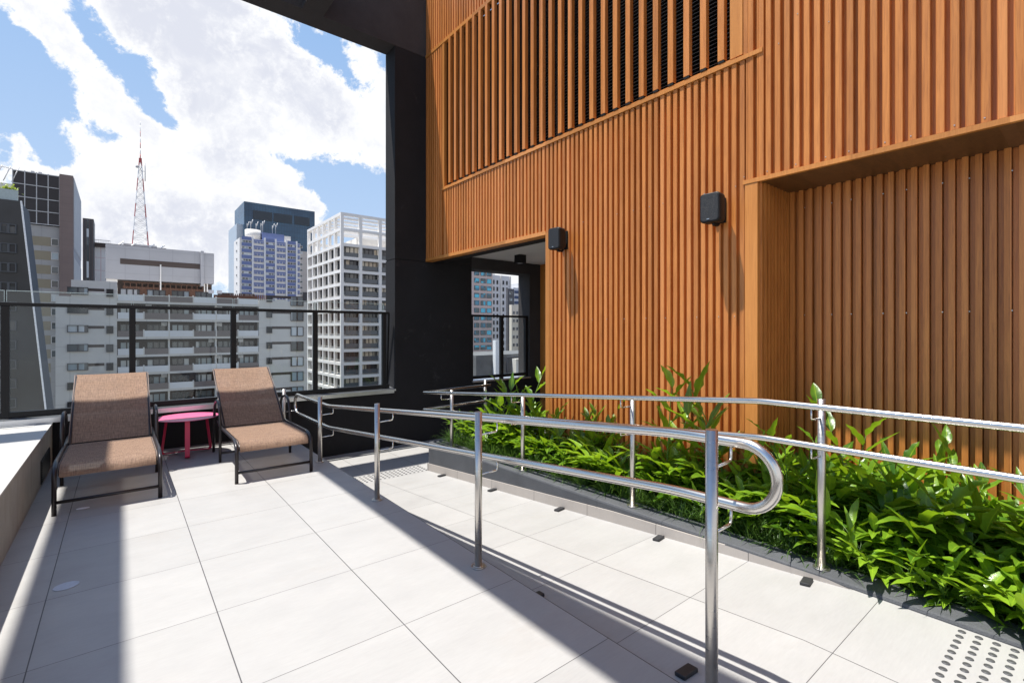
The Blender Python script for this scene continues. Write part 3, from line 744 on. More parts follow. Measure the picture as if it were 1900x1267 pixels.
def stud(r, h):
    b = MB(); n = 20; prev = None
    rings = [(r, 0), (r * .93, h * .55), (r * .75, h * .9), (r * .4, h)]
    for rr, z in rings:
        for k in range(n): a = 2 * math.pi * k / n; b.v.append((rr * math.cos(a), rr * math.sin(a), z))
    for i in range(len(rings) - 1):
        for k in range(n):
            k2 = (k + 1) % n; b.f.append((i * n + k, i * n + k2, (i + 1) * n + k2, (i + 1) * n + k)); b.m.append(0); b.sm.append(True)
    b.f.append(tuple(3 * n + k for k in range(n))); b.m.append(0); b.sm.append(False); return b
M_stud = plain('black_tactile_stud', (0.06, 0.06, 0.062), 0.5, var=0.3, scale=60)
sf = stud(.0165, .005).build('tactile_stud', M_stud); first = True
for j, y in enumerate((6.85, 6.783, 6.716, 6.649, 6.582)):
    for i in range(16):
        x = 2.625 + i * .0667
        if x > 3.63: continue
        o = sf if first else sf.copy()
        if not first: COL.objects.link(o)
        first = False; o.location = (x, y, L + .0005)
        tag(o, 'small black tactile stud in the five-row strip at the ramp foot', 'tactile stud', 'tactile studs at the ramp foot')
sn = stud(.0175, .005).build('tactile_stud', M_stud); first = True
for j, y in enumerate((.533, .465, .397, .329, .261)):
    for i in range(22):
        x = 3.606 - i * .0667
        # skip what falls outside the view
        dd = x * math.sin(R(38.84)) + y * math.cos(R(38.84)); rr = x * math.cos(R(38.84)) - y * math.sin(R(38.84))
        u = 950 + 903 * rr / dd; v = 612.8 + 903 * EYE / dd
        if u > 1920 or v > 1290: continue
        o = sn if first else sn.copy()
        if not first: COL.objects.link(o)
        first = False; o.location = (x, y, .0005)
        tag(o, 'round black tactile stud on the pale tiles at the top of the ramp', 'tactile stud', 'tactile studs at the ramp top')
blotch('dried_stain', -.272, 4.27, .062, .060, plain('pale_residue', (.46, .50, .56), .6, var=.1, scale=30), 'pale round water stain on the shaded tile near the left edge', 'stain', 1)
blotch('paper_scrap', -.27, 6.04, .05, .022, plain('white_paper', (.85, .86, .9), .6, var=.1, scale=30), 'small white scrap on the floor under the nearer lounge chair', 'litter', 4)

# ------------------------------------------------------------------ plants
def leaf(b, uvs, p, d, up, ln, wd, droop, fold=.42, seg=9):
    """one lance-shaped leaf from p along d, folded on the midrib and arching down"""
    d = d.normalized(); side = d.cross(up)
    if side.length < .05: side = d.cross(Vector((1, 0, 0)))
    side.normalize(); pos = p.copy(); cur = d.copy(); base = len(b.v); row = []
    wob = rnd.uniform(0, 6); wv = rnd.uniform(.02, .07)
    for i in range(seg + 1):
        t = i / seg
        wdt = wd * (math.sin(math.pi * min(1, t ** .72)) ** .85 if 0 < t < 1 else 0.03) * (1 + .12 * math.sin(5 * t + wob))
        nrm_ = side.cross(cur).normalized()
        for sgn in (-1, 0, 1):
            e = side * (wdt * sgn) + nrm_ * (abs(sgn) * wdt * fold + wdt * wv * 4.5 * abs(sgn) * math.sin(17 * t + wob + sgn))
            b.v.append(tuple(pos + e)); row.append((.5 + .5 * sgn, t))
        pos = pos + cur * (ln / seg)
        cur = (cur + Vector((0, 0, -droop / seg * (0.4 + 1.3 * t)))).normalized()
    for i in range(seg):
        for k in range(2):
            a = base + i * 3 + k; b.f.append((a, a + 1, a + 4, a + 3)); b.m.append(0); b.sm.append(True)
            uvs.append((row[i * 3 + k], row[i * 3 + k + 1], row[i * 3 + k + 4], row[i * 3 + k + 3]))
def set_uv(o, uvs):
    uvl = o.data.uv_layers.new(name='UVMap'); k = 0
    for q in uvs:
        for c in q: uvl.data[k].uv = c; k += 1
def ginger(nst, hgt, spread, lmin, lmax, seed, upright=False, leafn=9):
    """returns (stalk MB, leaf MB, uvs)"""
    global rnd
    rnd = random.Random(seed); sb = MB(); lb = MB(); uvs = []
    for s in range(nst):
        az = rnd.uniform(0, 2 * math.pi); lean = rnd.uniform(.05, .2) if upright else rnd.uniform(.25, spread)
        h = hgt * rnd.uniform(.7, 1.08); p = Vector((rnd.uniform(-.06, .06), rnd.uniform(-.06, .06), 0))
        d = Vector((math.cos(az) * lean, math.sin(az) * lean, 1)).normalized(); pts = [p.copy()]; ns = 10
        for i in range(ns):
            p = p + d * (h / ns); d = (d + Vector((math.cos(az) * .05, math.sin(az) * .05, -.035 if not upright else -.008))).normalized(); pts.append(p.copy())
        sb.tube(pts, [.007 * (1 - .6 * i / ns) for i in range(ns + 1)], 6)
        sd0 = rnd.uniform(0, 3.1)
        for j in range(leafn):
            t = .22 + .78 * j / (leafn - 1); i = min(ns - 1, int(t * ns)); q = pts[i].lerp(pts[i + 1], t * ns - i) if i < ns else pts[-1]
            td = (pts[min(i + 1, ns)] - pts[i]).normalized() if i < ns else d
            a2 = sd0 + (math.pi if j % 2 else 0) + rnd.uniform(-.35, .35)
            out_ = Vector((math.cos(a2), math.sin(a2), 0)); op = 1.15 - .75 * (j / (leafn - 1)) ** 1.5
            dd = (td * (1 - .35 * op) + out_ * op * .95 + Vector((0, 0, .05))).normalized()
            leaf(lb, uvs, q, dd, Vector((0, 0, 1)), rnd.uniform(lmin, lmax) * (0.75 if j == leafn - 1 else 1), rnd.uniform(.031, .044), rnd.uniform(.35, 1.0) if not upright else rnd.uniform(.1, .55))
    return sb, lb, uvs
PROTO = []
def make_proto(*a, **k):
    sb, lb, uvs = ginger(*a, **k)
    rt = bpy.data.objects.new('ginger_plant', None); COL.objects.link(rt)
    so = sb.build('stalks', M_stalk, rt, world=False); lo = lb.build('leaves', M_leaf, rt, world=False); set_uv(lo, uvs); return rt
low_p = [make_proto(7, .45, .85, .25, .38, 11 + i, leafn=6) for i in range(5)]
tall_p = [make_proto(3, .98, .3, .25, .33, 40 + i, True, leafn=8) for i in range(3)]
used = set()
def place(pr_, x, y, z, rz, sc, label, group=None):
    o = pr_ if pr_.name not in used else copy_tree(pr_)
    used.add(pr_.name)
    o.location = (x, y, z); o.rotation_euler = (0, 0, rz); o.scale = (sc,) * 3
    tag(o, label, 'plant', group or 'ginger plants in the planter bed'); return o
r3 = random.Random(5)
y = 6.15; k = 0
GL = 'bushy glossy green ginger plant in the dense mass along the timber wall'
while y > -1.4:
    rows = [(4.19 if y > .6 else 4.05, .88), (4.38, 1.28)]
    if y < 2.0: rows.append((4.66, 1.30)); rows.append((4.98, 1.25))
    for (x, sc) in rows:
        xx = x + r3.uniform(-.07, .07); yy = y + r3.uniform(-.09, .09)
        s_ = sc * r3.uniform(.82, 1.12) * (0.92 if y > 4 else 1.0)
        place(low_p[k % 5], xx, yy, -.07, r3.uniform(0, 6.28), s_, GL); k += 1
    y -= .27
TL = [(4.30, 5.15, 'tall ginger shoot standing at the passage corner under the first speaker', 1.0), (4.36, 5.75, 'tall ginger shoot left of the corner board against the passage', .86), (4.30, 3.85, 'leafy ginger shoot rising against the ribs right of the first speaker shadow', .83),
      (4.34, 2.82, 'tall dark-leaved ginger shoot left of the recess edge', 1.08), (4.40, 2.30, 'tallest bright ginger shoot in front of the smooth recess jamb board', 1.12), (4.40, 1.75, 'slender ginger shoot bending right beneath the recess lintel', .80),
      (4.85, 1.37, 'ginger shoot with broad dark leaf inside the shaded recess', .95), (4.7, .73, 'two-leaved ginger shoot alone against the recess wall, right part', .78)]
for i, (x, y, lb, sc) in enumerate(TL): place(tall_p[i % 3], x, y, -.07, 1.3 * i + .4, sc * 1.12, lb, 'tall ginger shoots')
for i, (x, y, sc, lb) in enumerate(((4.02, .62, .9, 'ginger clump leaning over the kerb just left of the upper tactile studs'), (3.98, .28, 1.0, 'ginger clump at the right edge hanging out over the kerb above the upper tactile studs'), (4.02, 1.02, .85, 'ginger clump spilling to the kerb just right of the flanged rail post'))):
    place(low_p[(i * 2 + 1) % 5], x, y, -.07, 2.1 * i + .5, sc, lb)
r6 = random.Random(77); y = 6.0; k = 0
while y > -1.0:
    place(tall_p[k % 3], 4.40 + r6.uniform(-.06, .06) + (0.3 if y < 1.9 else 0), y, -.07, r6.uniform(0, 6.28), r6.uniform(.62, .84), 'medium upright ginger plant standing in the back row against the timber wall', 'back row ginger plants'); k += 1; y -= .42
# strap grass at the kerb: uncountable blades
rnd = random.Random(21)
gb = MB(); gu = []
y = 6.35
while y > -1.2:
    for _ in range(2):
        cx = rnd.uniform(3.87, 4.03); cy = y + rnd.uniform(-.05, .05)
        for k in range(40):
            az = rnd.uniform(0, 6.283); el = rnd.uniform(.5, 1.35); ln = rnd.uniform(.18, .36)
            d = Vector((math.cos(az) * math.cos(el), math.sin(az) * math.cos(el), math.sin(el)))
            leaf(gb, gu, Vector((cx + rnd.uniform(-.03, .03), cy + rnd.uniform(-.03, .03), -.06)), d, Vector((0, 0, 1)), ln, rnd.uniform(.0034, .0052), rnd.uniform(.9, 2.4), .1, 6)
    y -= .125
go = gb.build('strap_grass', M_blade); set_uv(go, gu); tag(go, 'dark strap grass edging the planter along the kerb', 'grass', None, 'stuff')

# ================================================================== the city
GZ = -52.0
b = MB(); b.quad([(-900, 9.5, GZ), (1500, 9.5, GZ), (1500, 2600, GZ), (-900, 2600, GZ)]); b.quad([(-900, -600, GZ), (1500, -600, GZ), (1500, 9.5, GZ), (-900, 9.5, GZ)])
structure(b.build('street_level', M_asphalt))
def facade_mat(name, col, rough=.75, var=.06, panel=0.0, pcol=None):
    m, t, b = mat(name); g = t.geo(); x, y, z = t.sep(g)
    n = t.noise(g, .25, 6, .65); f = t.mapr(n, .3, .7, 1 - var, 1 + var)
    cc = t.new('ShaderNodeVectorMath', operation='SCALE'); cc.inputs[0].default_value = col; t.link(f, cc.inputs['Scale']); c = cc.outputs[0]
    if panel:
        fz = t.math('FRACT', t.math('DIVIDE', t.math('ADD', z, 100.0), panel)); fx = t.math('FRACT', t.math('DIVIDE', t.math('ADD', t.math('ADD', x, y), 100.0), panel * 1.6))
        ln = t.math('MAXIMUM', t.mapr(fz, 0.0, .06, 1, 0), t.mapr(fx, 0, .04, 1, 0)); c = t.mix(t.math('MULTIPLY', ln, .5), c, pcol or (col[0] * .6, col[1] * .6, col[2] * .6))
    t.link(c, b.inputs['Base Color']); b.inputs['Roughness'].default_value = rough; return m
def pane_mat(name, cols, rough=.12, spec=.8):
    """window glass whose curtain, blind or painted reflection colour differs per window object"""
    m, t, b = mat(name); oi = t.new('ShaderNodeObjectInfo'); g = t.geo()
    wn_ = t.new('ShaderNodeTexWhiteNoise', noise_dimensions='3D')
    gg = t.vmul(g, (.45, .45, .33)); fl = t.new('ShaderNodeVectorMath', operation='FLOOR'); t.link(gg, fl.inputs[0]); ad = t.new('ShaderNodeVectorMath', operation='ADD'); t.link(fl.outputs[0], ad.inputs[0]); t.link(oi.outputs['Random'], ad.inputs[1]); t.link(ad.outputs[0], wn_.inputs['Vector'])
    cr = t.new('ShaderNodeValToRGB'); cr.color_ramp.interpolation = 'CONSTANT'; el = cr.color_ramp.elements
    n = len(cols); el[0].position = 0; el[0].color = (*cols[0], 1); el[1].position = 1 / n; el[1].color = (*cols[1 % n], 1)
    for i in range(2, n): e = el.new(i / n); e.color = (*cols[i], 1)
    t.link(wn_.outputs['Value'], cr.inputs[0]); t.link(cr.outputs[0], b.inputs['Base Color'])
    b.inputs['Roughness'].default_value = rough; b.inputs['Specular IOR Level'].default_value = spec
    return m
F_gray = facade_mat('pale_grey_render', (.66, .635, .585), panel=3.0)
F_gray2 = facade_mat('mid_grey_panel', (.38, .38, .40), panel=2.4)
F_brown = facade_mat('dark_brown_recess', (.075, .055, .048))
F_rust = facade_mat('rust_brown_railing', (.14, .07, .045))
F_white = facade_mat('white_concrete_grid', (.76, .735, .70), var=.05)
F_side = facade_mat('pale_beige_side', (.72, .69, .64))
F_brick = facade_mat('brown_brick_fin', (.20, .15, .135), panel=1.7, pcol=(.09, .07, .065))
F_tan = facade_mat('tan_spandrel', (.27, .235, .165))
F_conc = facade_mat('grey_concrete_band', (.50, .50, .50))
F_dark = facade_mat('near_black_cladding', (.045, .045, .052), .4)
F_blue = facade_mat('blue_spandrel_panel', (.13, .18, .38), .35, panel=1.5, pcol=(.3, .33, .45))
F_pinkgr = facade_mat('pinkish_granite', (.58, .47, .44), panel=1.75, pcol=(.25, .22, .21))
F_red = plain('red_mast_paint', (.42, .06, .06), .5); F_wht = plain('white_mast_paint', (.8, .8, .8), .5)
P_dark = pane_mat('dark_window_glass', [(.015, .018, .02), (.04, .045, .05), (.02, .025, .03), (.10, .10, .10), (.015, .015, .02)], .3, .35)
P_mix = pane_mat('apartment_window_glass', [(.03, .04, .045), (.30, .38, .42), (.07, .09, .10), (.05, .05, .055), (.55, .60, .62), (.10, .12, .13)])
P_cyan = pane_mat('cyan_tinted_glass', [(.02, .20, .32), (.03, .42, .60), (.015, .12, .18), (.04, .50, .68), (.03, .08, .10)])
P_beige = pane_mat('beige_reflection_glass', [(.03, .035, .04), (.55, .45, .33), (.03, .035, .04), (.62, .56, .46), (.16, .15, .14), (.04, .04, .05)])  # beige tones paint reflections into the panes
def curtain_glass():
    m, t, b = mat('blue_curtain_glass'); g = t.geo(); x, y, z = t.sep(g)
    fx = t.math('FRACT', t.math('DIVIDE', t.math('ADD', x, 200.0), 1.6)); fz = t.math('FRACT', t.math('DIVIDE', t.math('ADD', z, 200.0), 3.5))
    ln = t.math('MAXIMUM', t.mapr(fx, 0, .12, 1, 0), t.math('MULTIPLY', t.mapr(fz, 0, .1, 1, 0), .7))
    n = t.noise(g, .06, 5, .6); c = t.mix(t.mapr(n, .4, .62, 0, 1), (.018, .06, .115), (.035, .10, .17)); c = t.mix(t.math('MULTIPLY', ln, .8), c, (.012, .022, .035))
    t.link(c, b.inputs['Base Color']); b.inputs['Roughness'].default_value = .25; b.inputs['Specular IOR Level'].default_value = .5; return m
G_blue = curtain_glass()
def tower(name, x0, x1, y0, y1, top, label, m_, cat='building', bottom=None, part='walls'):
    rt = thing(name, ((x0 + x1) / 2, y0, GZ), label, cat); b = MB(); b.box(x0, x1, y0, y1, GZ if bottom is None else bottom, top); b.build(part, m_, rt); return rt
def windows(rt, xs, zs, wd, ht, y, pane, frame, face='y', split=1, x=None, depth=.22, limit=96):
    """copies of one framed window set on a wall facing -Y (or +X / -X)"""
    base = None; n = 0
    rest = MB()
    for z in zs:
        for xc in xs:
            if base is None:
                b = MB(); f = .09
                for s in range(split):
                    a = -wd / 2 + wd * s / split; c = a + wd / split
                    b.box(a, a + f, -depth, 0, 0, ht, 1); b.box(c - f, c, -depth, 0, 0, ht, 1)
                    b.box(a + f, c - f, -depth, 0, 0, f, 1); b.box(a + f, c - f, -depth, 0, ht - f, ht, 1); b.box(a + f, c - f, -depth * .45, 0, f, ht - f, 0)
                base = b.build('window', [pane, frame], rt, world=False); o = base
            else:
                if n >= limit: continue
                o = base.copy(); COL.objects.link(o)
            n += 1
            if face == 'y': o.location = Vector((xc, y - .01, z)) - rt.location
            elif face == '+x': o.location = Vector((y + .01, xc, z)) - rt.location; o.rotation_euler = (0, 0, R(90))
            else: o.location = Vector((y - .01, xc, z)) - rt.location; o.rotation_euler = (0, 0, R(-90))
def fr_(a, b_, n): return [a + (b_ - a) * (i + .5) / n for i in range(n)]

# --- long grey apartment block, facade at y=103
D1 = 103; r4 = random.Random(3)
ga = thing('apartment_block', (10, D1, GZ), 'long pale grey apartment block with stacked balconies behind the glass fence', 'building')
b = MB(); b.box(-7.8, -.4, D1, D1 + 18, GZ, 7.0); b.box(-6.0, -.4, D1 - .02, D1 + 17, 7.0, 9.6); b.box(20.7, 29.5, D1, D1 + 18, GZ, 7.4); b.box(-.4, 20.7, D1 + 1.8, D1 + 18, GZ, 6.8); b.build('walls', F_gray, ga)
b = MB(); b.box(-.4, 20.7, D1 + 1.75, D1 + 1.79, GZ + 1, 6.3); b.build('balcony_back_wall', F_brown, ga)  # dark brown puts the shade inside the balconies into the wall colour
slab = MB(); para = MB(); rail = MB(); fin0 = MB().box(-.1, .1, -.1, .3, 0, 1.25).build('balcony_fin', F_gray, ga, world=False); nf = 0; pier = MB(); pier.box(6.5, 6.74, D1 + .3, D1 + 1.7, GZ, 6.5); pier.box(13.5, 13.78, D1 + .3, D1 + 1.7, GZ, 6.5); pier.build('dividing_wall', F_gray, ga)
for f in range(-14, 3):
    z0 = f * 3.0 + .55
    slab.box(-.4, 20.7, D1 - .05, D1 + 1.74, z0 - .38, z0)
    for i in range(6):
        a = -.4 + i * 3.516; c = a + 3.516
        if (i + f) % 3 != 0: (para if (i * 7 + f * 5) % 4 else rail).box(a + .1, c - .1, D1 - .12, D1 - .02, z0, z0 + 1.05)
        else: rail.box(a + .1, c - .1, D1 - .04, D1 - .0, z0, z0 + 1.0)
        if -11 <= f and i:
            o = fin0 if nf == 0 else fin0.copy(); nf += 1
            if nf > 1: COL.objects.link(o)
            o.location = Vector((a, D1, z0)) - ga.location
slab.build('balcony_slabs', F_gray, ga); para.build('parapet_panels', facade_mat('light_parapet', (.74, .74, .73)), ga); rail.build('brown_parapets', facade_mat('brown_parapet', (.20, .165, .15)), ga)
zs = [f * 3.0 + .62 for f in range(-12, 3)]
windows(ga, [1.3, 4.9, 8.4, 11.9, 15.4, 18.9], zs, 2.6, 1.85 + .2, D1 + 1.74, P_mix, F_dark, split=3, limit=90)
b = MB(); b2 = MB()
for z in zs:
    b.box(-3.95, -2.0, D1 - .03, D1 + .02, z + 1.3, z + 1.75); b.box(23.0, 26.5, D1 - .03, D1 + .02, z + 1.3, z + 1.8)
b.build('brown_band', F_brown, ga)
windows(ga, [-5.2], [z + .7 for z in zs], 2.5, 1.15, D1, P_mix, F_dark, split=2)
windows(ga, [-1.3], [z + .5 for z in zs], .9, 1.25, D1, P_dark, F_dark)
windows(ga, [22.5], [z + .5 for z in zs], 1.0, 1.25, D1, P_dark, F_dark)
windows(ga, [27.6], [z - .1 for z in zs], 2.4, 1.9, D1, P_mix, F_brown, split=2)
b = MB(); b.box(.3, 20.7, D1 + .3, D1 + 1.2, 6.8, 7.3)
for i in range(26): b.box(14.8 + i * .33, 15.0 + i * .33, D1 + 1.0, D1 + 1.06, 7.3, 8.5)
b.box(13.4, 20.7, D1 + 1.1, D1 + 1.2, 7.3, 8.2); b.build('roof_planter_screen', F_rust, ga)

ac0 = MB().box(-.42, .42, -.3, 0, 0, .62).build('air_conditioner', F_wht, ga, world=False); r7 = random.Random(12)
for k in range(26):
    o = ac0 if k == 0 else ac0.copy()
    if k: COL.objects.link(o)
    o.location = Vector((-.4 + r7.randrange(6) * 3.516 + r7.choice((.7, 2.9)), D1 + 1.72, (k % 13 - 10) * 3.0 + 2.45)) - ga.location
# --- grey penthouse block behind it
D2 = 122
pb = thing('penthouse_block', (7, D2, GZ), 'blank grey rooftop block with a dark slot window under the lattice mast', 'building')
b = MB(); b.box(-2.2, 13.3, D2, D2 + 15, 11.6, 18.3); b.box(13.8, 20.0 - 4.3, D2 - .6, D2 + 14, 11.6, 18.1); b.box(13.3, 13.8, D2 - .9, D2 + 14, 11.0, 18.4); b.build('walls', F_gray2, pb)
b = MB(); b.box(.0, 13.2, D2 - .03, D2 + .5, 14.6, 15.7); b.box(-2, 15.6, D2 + 2, D2 + 12, GZ, 11.6); b.build('slot_window', F_brown, pb)
b = MB()
for i in range(16): b.box(.6 + i * .93, .72 + i * .93, D2 + .5, D2 + .6, 8.5, 11.2)
b.box(.4, 15.3, D2 + .5, D2 + .6, 11.1, 11.25); b.box(.4, 15.3, D2 + .9, D2 + 1.1, 6, 10.4); b.build('brown_railing', F_rust, pb)
b = MB()
for x in (6.3, 13.9, 14.4): b.box(x, x + .22, D2 - .2, D2, 6.5, 15)
b.box(-2.1, -.4, D2 + .3, D2 + 1, 11.0, 11.9); b.build('downpipes', F_white, pb)

# --- white grid tower
wx, wy = 43.8, 124.0
wg = thing('grid_tower', (wx, wy, GZ), 'white concrete grid apartment tower with open framework crown beside the black column', 'building')
ZL = [31.8, 27.9, 24.0] + [20.6 - 3.4 * i for i in range(16)]
b = MB(); b.box(wx + 1.5, wx + 32, wy + 1.5, wy + 27, GZ, 23.6); b.box(wx + 6, wx + 30, wy + 5, wy + 24, 23.6, 26.6); b.build('core_walls', F_side, wg)
XS = [wx + .35, wx + 5.3, wx + 10.7, wx + 16.1, wx + 21.5, wx + 26.9, wx + 32]; YS = [wy + .35 + 4.65 * i for i in range(7)]
for z in ZL:
    b = MB(); b.box(wx, wx + 32.4, wy, wy + .8, z - .75, z); b.box(wx, wx + .8, wy + .8, wy + 28.6, z - .75, z)
    if z > 23: b.box(wx + .8, wx + 32, wy + 27.8, wy + 28.6, z - .75, z)
    b.build('grid_beam', F_white, wg)
for x in XS[1:]:
    b = MB(); b.box(x - .38, x + .38, wy + .02, wy + .82, GZ, 31.78); b.build('grid_pier', F_white, wg)
for y in YS:
    b = MB(); b.box(wx + .02, wx + .78, y - .36, y + .36, GZ, 31.76); b.build('grid_pier', F_white, wg)
b = MB()
for y in YS[1:-1]: b.box(wx + .8, wx + 32, y - .25, y + .25, 31.1, 31.75)
b.build('crown_beams', F_white, wg)
zz = [z for z in ZL[3:]]
windows(wg, [(XS[i] + XS[i + 1]) / 2 for i in range(4)], [z - 3.0 + .2 for z in [23.8] + zz[:13]], 4.5, 2.35, wy + 1.5, P_beige, F_dark, split=4, limit=96)
windows(wg, [(YS[i] + YS[i + 1]) / 2 for i in range(6)], [z - 3.0 + .2 for z in [23.8] + zz[:13]], 4.0, 2.5, wx + 1.5, P_dark, F_dark, face='-x', split=2, limit=96)
b = MB()
for z in [23.8] + zz[:11]:
    b.box(wx + .9, wx + 31, wy + .70, wy + .74, z - 2.9 - .2, z - 2.0); 
b.build('balcony_railings', plain('smoked_railing_glass', (.10, .11, .12), .15, var=.1), wg)

# --- blue panelled tower
D3 = 266
bp = tower('panelled_tower', 45, 73, D3, D3 + 15, 46.5, 'older apartment tower striped with blue panels and white piers', F_white)
bx = [45.4, 50.6, 56.0, 61.0, 66.1, 71.0, 73]
for i in range(6):
    b = MB(); r5 = random.Random(i)
    for k in range(14):
        zt_ = 47.4 - k * 3.02 - (1.1 * (i % 2))
        b.box(bx[i] + .5, bx[i + 1] - .35, D3 - .2, D3 - .01, zt_ - 1.7, zt_)
    b.build('blue_panel_stack', F_blue, bp)
windows(bp, [(bx[i] + bx[i + 1]) / 2 + .05 for i in range(6)], [44.35 - 3.02 * k for k in range(13)], 4.0, 1.15, D3, P_mix, F_white, split=3, limit=78)
for i in range(1, 6):
    b = MB(); b.box(bx[i] - .3, bx[i] + .45, D3 - .5, D3 - .21, GZ, 47.6); b.build('white_pier', F_wht, bp)
windows(bp, [D3 + 7], [44.5 - 4.0 * k for k in range(9)], 1.6, .8, 45.0, P_dark, F_conc, face='-x')
b = MB(); b.box(55.3, 65.6, D3 + 2, D3 + 10, 46.5, 50.6); b.build('blue_penthouse', F_blue, bp)
b = MB(); b.box(65.7, 68.8, D3 + 2.2, D3 + 9, 46.5, 50.1); b.build('lift_housing', F_side, bp); b = MB(); b.cyl((51.8, D3 + 5), 3.6, 46.5, 51.6, 28); b.build('water_tank', F_side, bp)
b = MB()
for x in (49, 50.6, 53, 55.2, 56.0, 60.5, 62): b.tube([(x, D3 + 4, 50.6), (x, D3 + 4, 54 + (x * 7 % 2.5))], .12, 6); b.tube([(x + .3, D3 + 3.8, 53 + (x * 7 % 2.5)), (x + .9, D3 + 3.8, 55.0 + (x * 7 % 2.5))], .22, 6)
b.build('rooftop_antennas', F_conc, bp)
# --- blue glass tower
gt = tower('glass_tower', 60, 102.5, 340, 372, 81.8, 'large dark blue curtain wall office tower rising behind the panelled one', G_blue)
b = MB()
for xa, xb_ in ((65, 76), (77, 88), (89.5, 99)): b.box(xa, xb_, 339.7, 339.98, 71.5, 77)
b.build('upper_louvres', facade_mat('dark_louvre_band', (.05, .06, .07)), gt)
b = MB(); b.box(56.4, 60, 343, 372, GZ, 68); b.build('pale_side_bay', facade_mat('pale_glass_bay', (.42, .47, .52), .3, panel=4), gt)
tw2 = tower('beige_tower', 82, 93, 300, 315, 48, 'slim hazy beige tower between the panelled tower and the white grid', facade_mat('hazy_beige', (.52, .47, .42), panel=3.2))
b = MB(); b.box(83.5, 92, 299.6, 299.95, 16, 24); b.box(82.5, 92.5, 299.5, 299.9, 4, 5.5); b.build('dark_band', F_dark, tw2)

# --- left: office slab with glass crown and brick fin
D4 = 189
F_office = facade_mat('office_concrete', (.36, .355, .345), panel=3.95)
os_ = thing('office_slab', (-16, D4, GZ), 'brown and tan office slab with dark glass crown and brick end fin', 'building')
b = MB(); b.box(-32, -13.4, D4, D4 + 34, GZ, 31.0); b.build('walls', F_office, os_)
b = MB(); b.box(-22.8, -13.45, D4 - .3, D4 + 33, 31.4, 45.5); b.build('glass_crown', plain('black_crown_glass', (.022, .020, .026), .3, var=.3, scale=.2, spec=.35), os_)
b = MB()
for i in range(5): b.box(-22.8 + i * 2.34 - .1, -22.8 + i * 2.34 + .1, D4 - .55, D4 - .31, 31.2, 45.6)
for k in range(5): b.box(-22.7, -13.5, D4 - .6, D4 - .56, 31.2 + k * 3.5, 31.42 + k * 3.5)
b.build('crown_mullions', F_conc, os_)
b = MB(); b.box(-13.4, -10.5, D4 - 1.4, D4 + .9, GZ, 45.9); b.build('brick_fin', F_brick, os_)
b = MB(); b.box(-13.38, -10.4, D4 + .92, D4 + 34, 25.6, 45.8); b.box(-13.38, -10.4, D4 + .92, D4 + 34, GZ, 22.8); b.box(-13.38, -10.5, D4 + .92, D4 + 34, 22.8, 25.6, 1); b.build('side_wall', [facade_mat('side_grey_render', (.50, .50, .50)), F_gray2], os_)  # side wall in a paler grey than the front, with a mid-grey band
b = MB()
for k in range(12): b.box(-19.8, -15.3, D4 - .05, D4 + .05, 26.4 - 3.95 * k - 1.0, 26.4 - 3.95 * k + 1.5)
b.build('tan_spandrels', F_tan, os_)
windows(os_, [-21.4], [25.6 - 3.95 * k for k in range(9)], 3.0, 2.2, D4, P_mix, F_white, split=3)
windows(os_, [-14.4], [25.6 - 3.95 * k for k in range(9)], 1.5, 2.0, D4, P_mix, F_white, split=1)
b = MB()
for x in (-18, -19.5): b.box(x, x + .7, D4 + 2, D4 + 3, 45.5, 46.4)
b.tube([(-31, D4 - .4, 46.5), (-23, D4 - .4, 45.6)], .12, 6)
for i in range(6): b.tube([(-31 + i * 1.6, D4 - .4, 42), (-29.6 + i * 1.6, D4 - .4, 46.2)], .12, 6)
b.box(-33, -23, D4 - .2, D4 + 6, 31, 41.5, 0); b.build('rooftop_truss', F_white, os_)
# --- thin dark tower
D5 = 240
dt5 = tower('slim_tower', -10.8, -7.7, D5, D5 + 12, 43.2, 'slim almost black office tower just right of the brick fin', F_dark)
b = MB(); b.box(-9.7, -9.1, D5 - .1, D5 - .01, -20, 42.5)
b.build('pale_glazing_strip', P_mix, dt5)
b = MB()
for x in (-10.6, -9.9, -8.9, -8.2): b.box(x, x + .12, D5 - .16, D5 - .11, -30, 43)
b.build('vertical_fins', F_brick, dt5)
# --- dark slanted building at left edge
sl = thing('slanted_building', (-12, 70, GZ), 'black reflective building with a slanting white corner at the left edge', 'building')
b = MB(); z1, z0 = 14.8, -30
def sx(z): return -7.9 + (14.8 - z) * .085
b.quad([(-40, 70, z0), (sx(z0), 70, z0), (sx(z1), 70, z1), (-40, 70, z1)]); b.quad([(sx(z0), 70, z0), (sx(z0) + .25, 76, z0), (sx(z1) + .0, 76, z1), (sx(z1), 70, z1)], 1)
b.quad([(-40, 70, z1), (sx(z1), 70, z1), (sx(z1), 76, z1), (-40, 76, z1)], 1)
b.build('walls', [plain('black_mirror_cladding', (.022, .024, .028), .3, var=.5, scale=.25, spec=.45), facade_mat('slate_side', (.075, .085, .10))], sl)
b = MB(); b.bar((sx(z0) + .05, 69.9, z0), (sx(z1) + .05, 69.9, z1), .13, .2, 0, up=(0, 1, 0)); b.build('corner_strip', F_wht, sl)
windows(sl, [-10.3, -8.75], [11.4 - 1.95 * k for k in range(16)], 1.15, .95, 70, P_dark, facade_mat('dim_frame', (.08, .085, .09)), split=2)
b = MB(); b.box(-30, -8.1, 70.2, 70.3, 14.8, 15.9); b.build('terrace_railing', plain('terrace_glass', (.35, .42, .42), .15, var=.1), sl)
b = MB(); b.box(-30, -11, 74, 80, 14.8, 17.5); b.build('terrace_canopy', F_side, sl)
sp = thing('roof_shrub', (-8.9, 71, 14.8), 'small yellow-green shrub on the slanted building terrace', 'plant')
b = MB(); ru = random.Random(9); uvs = []
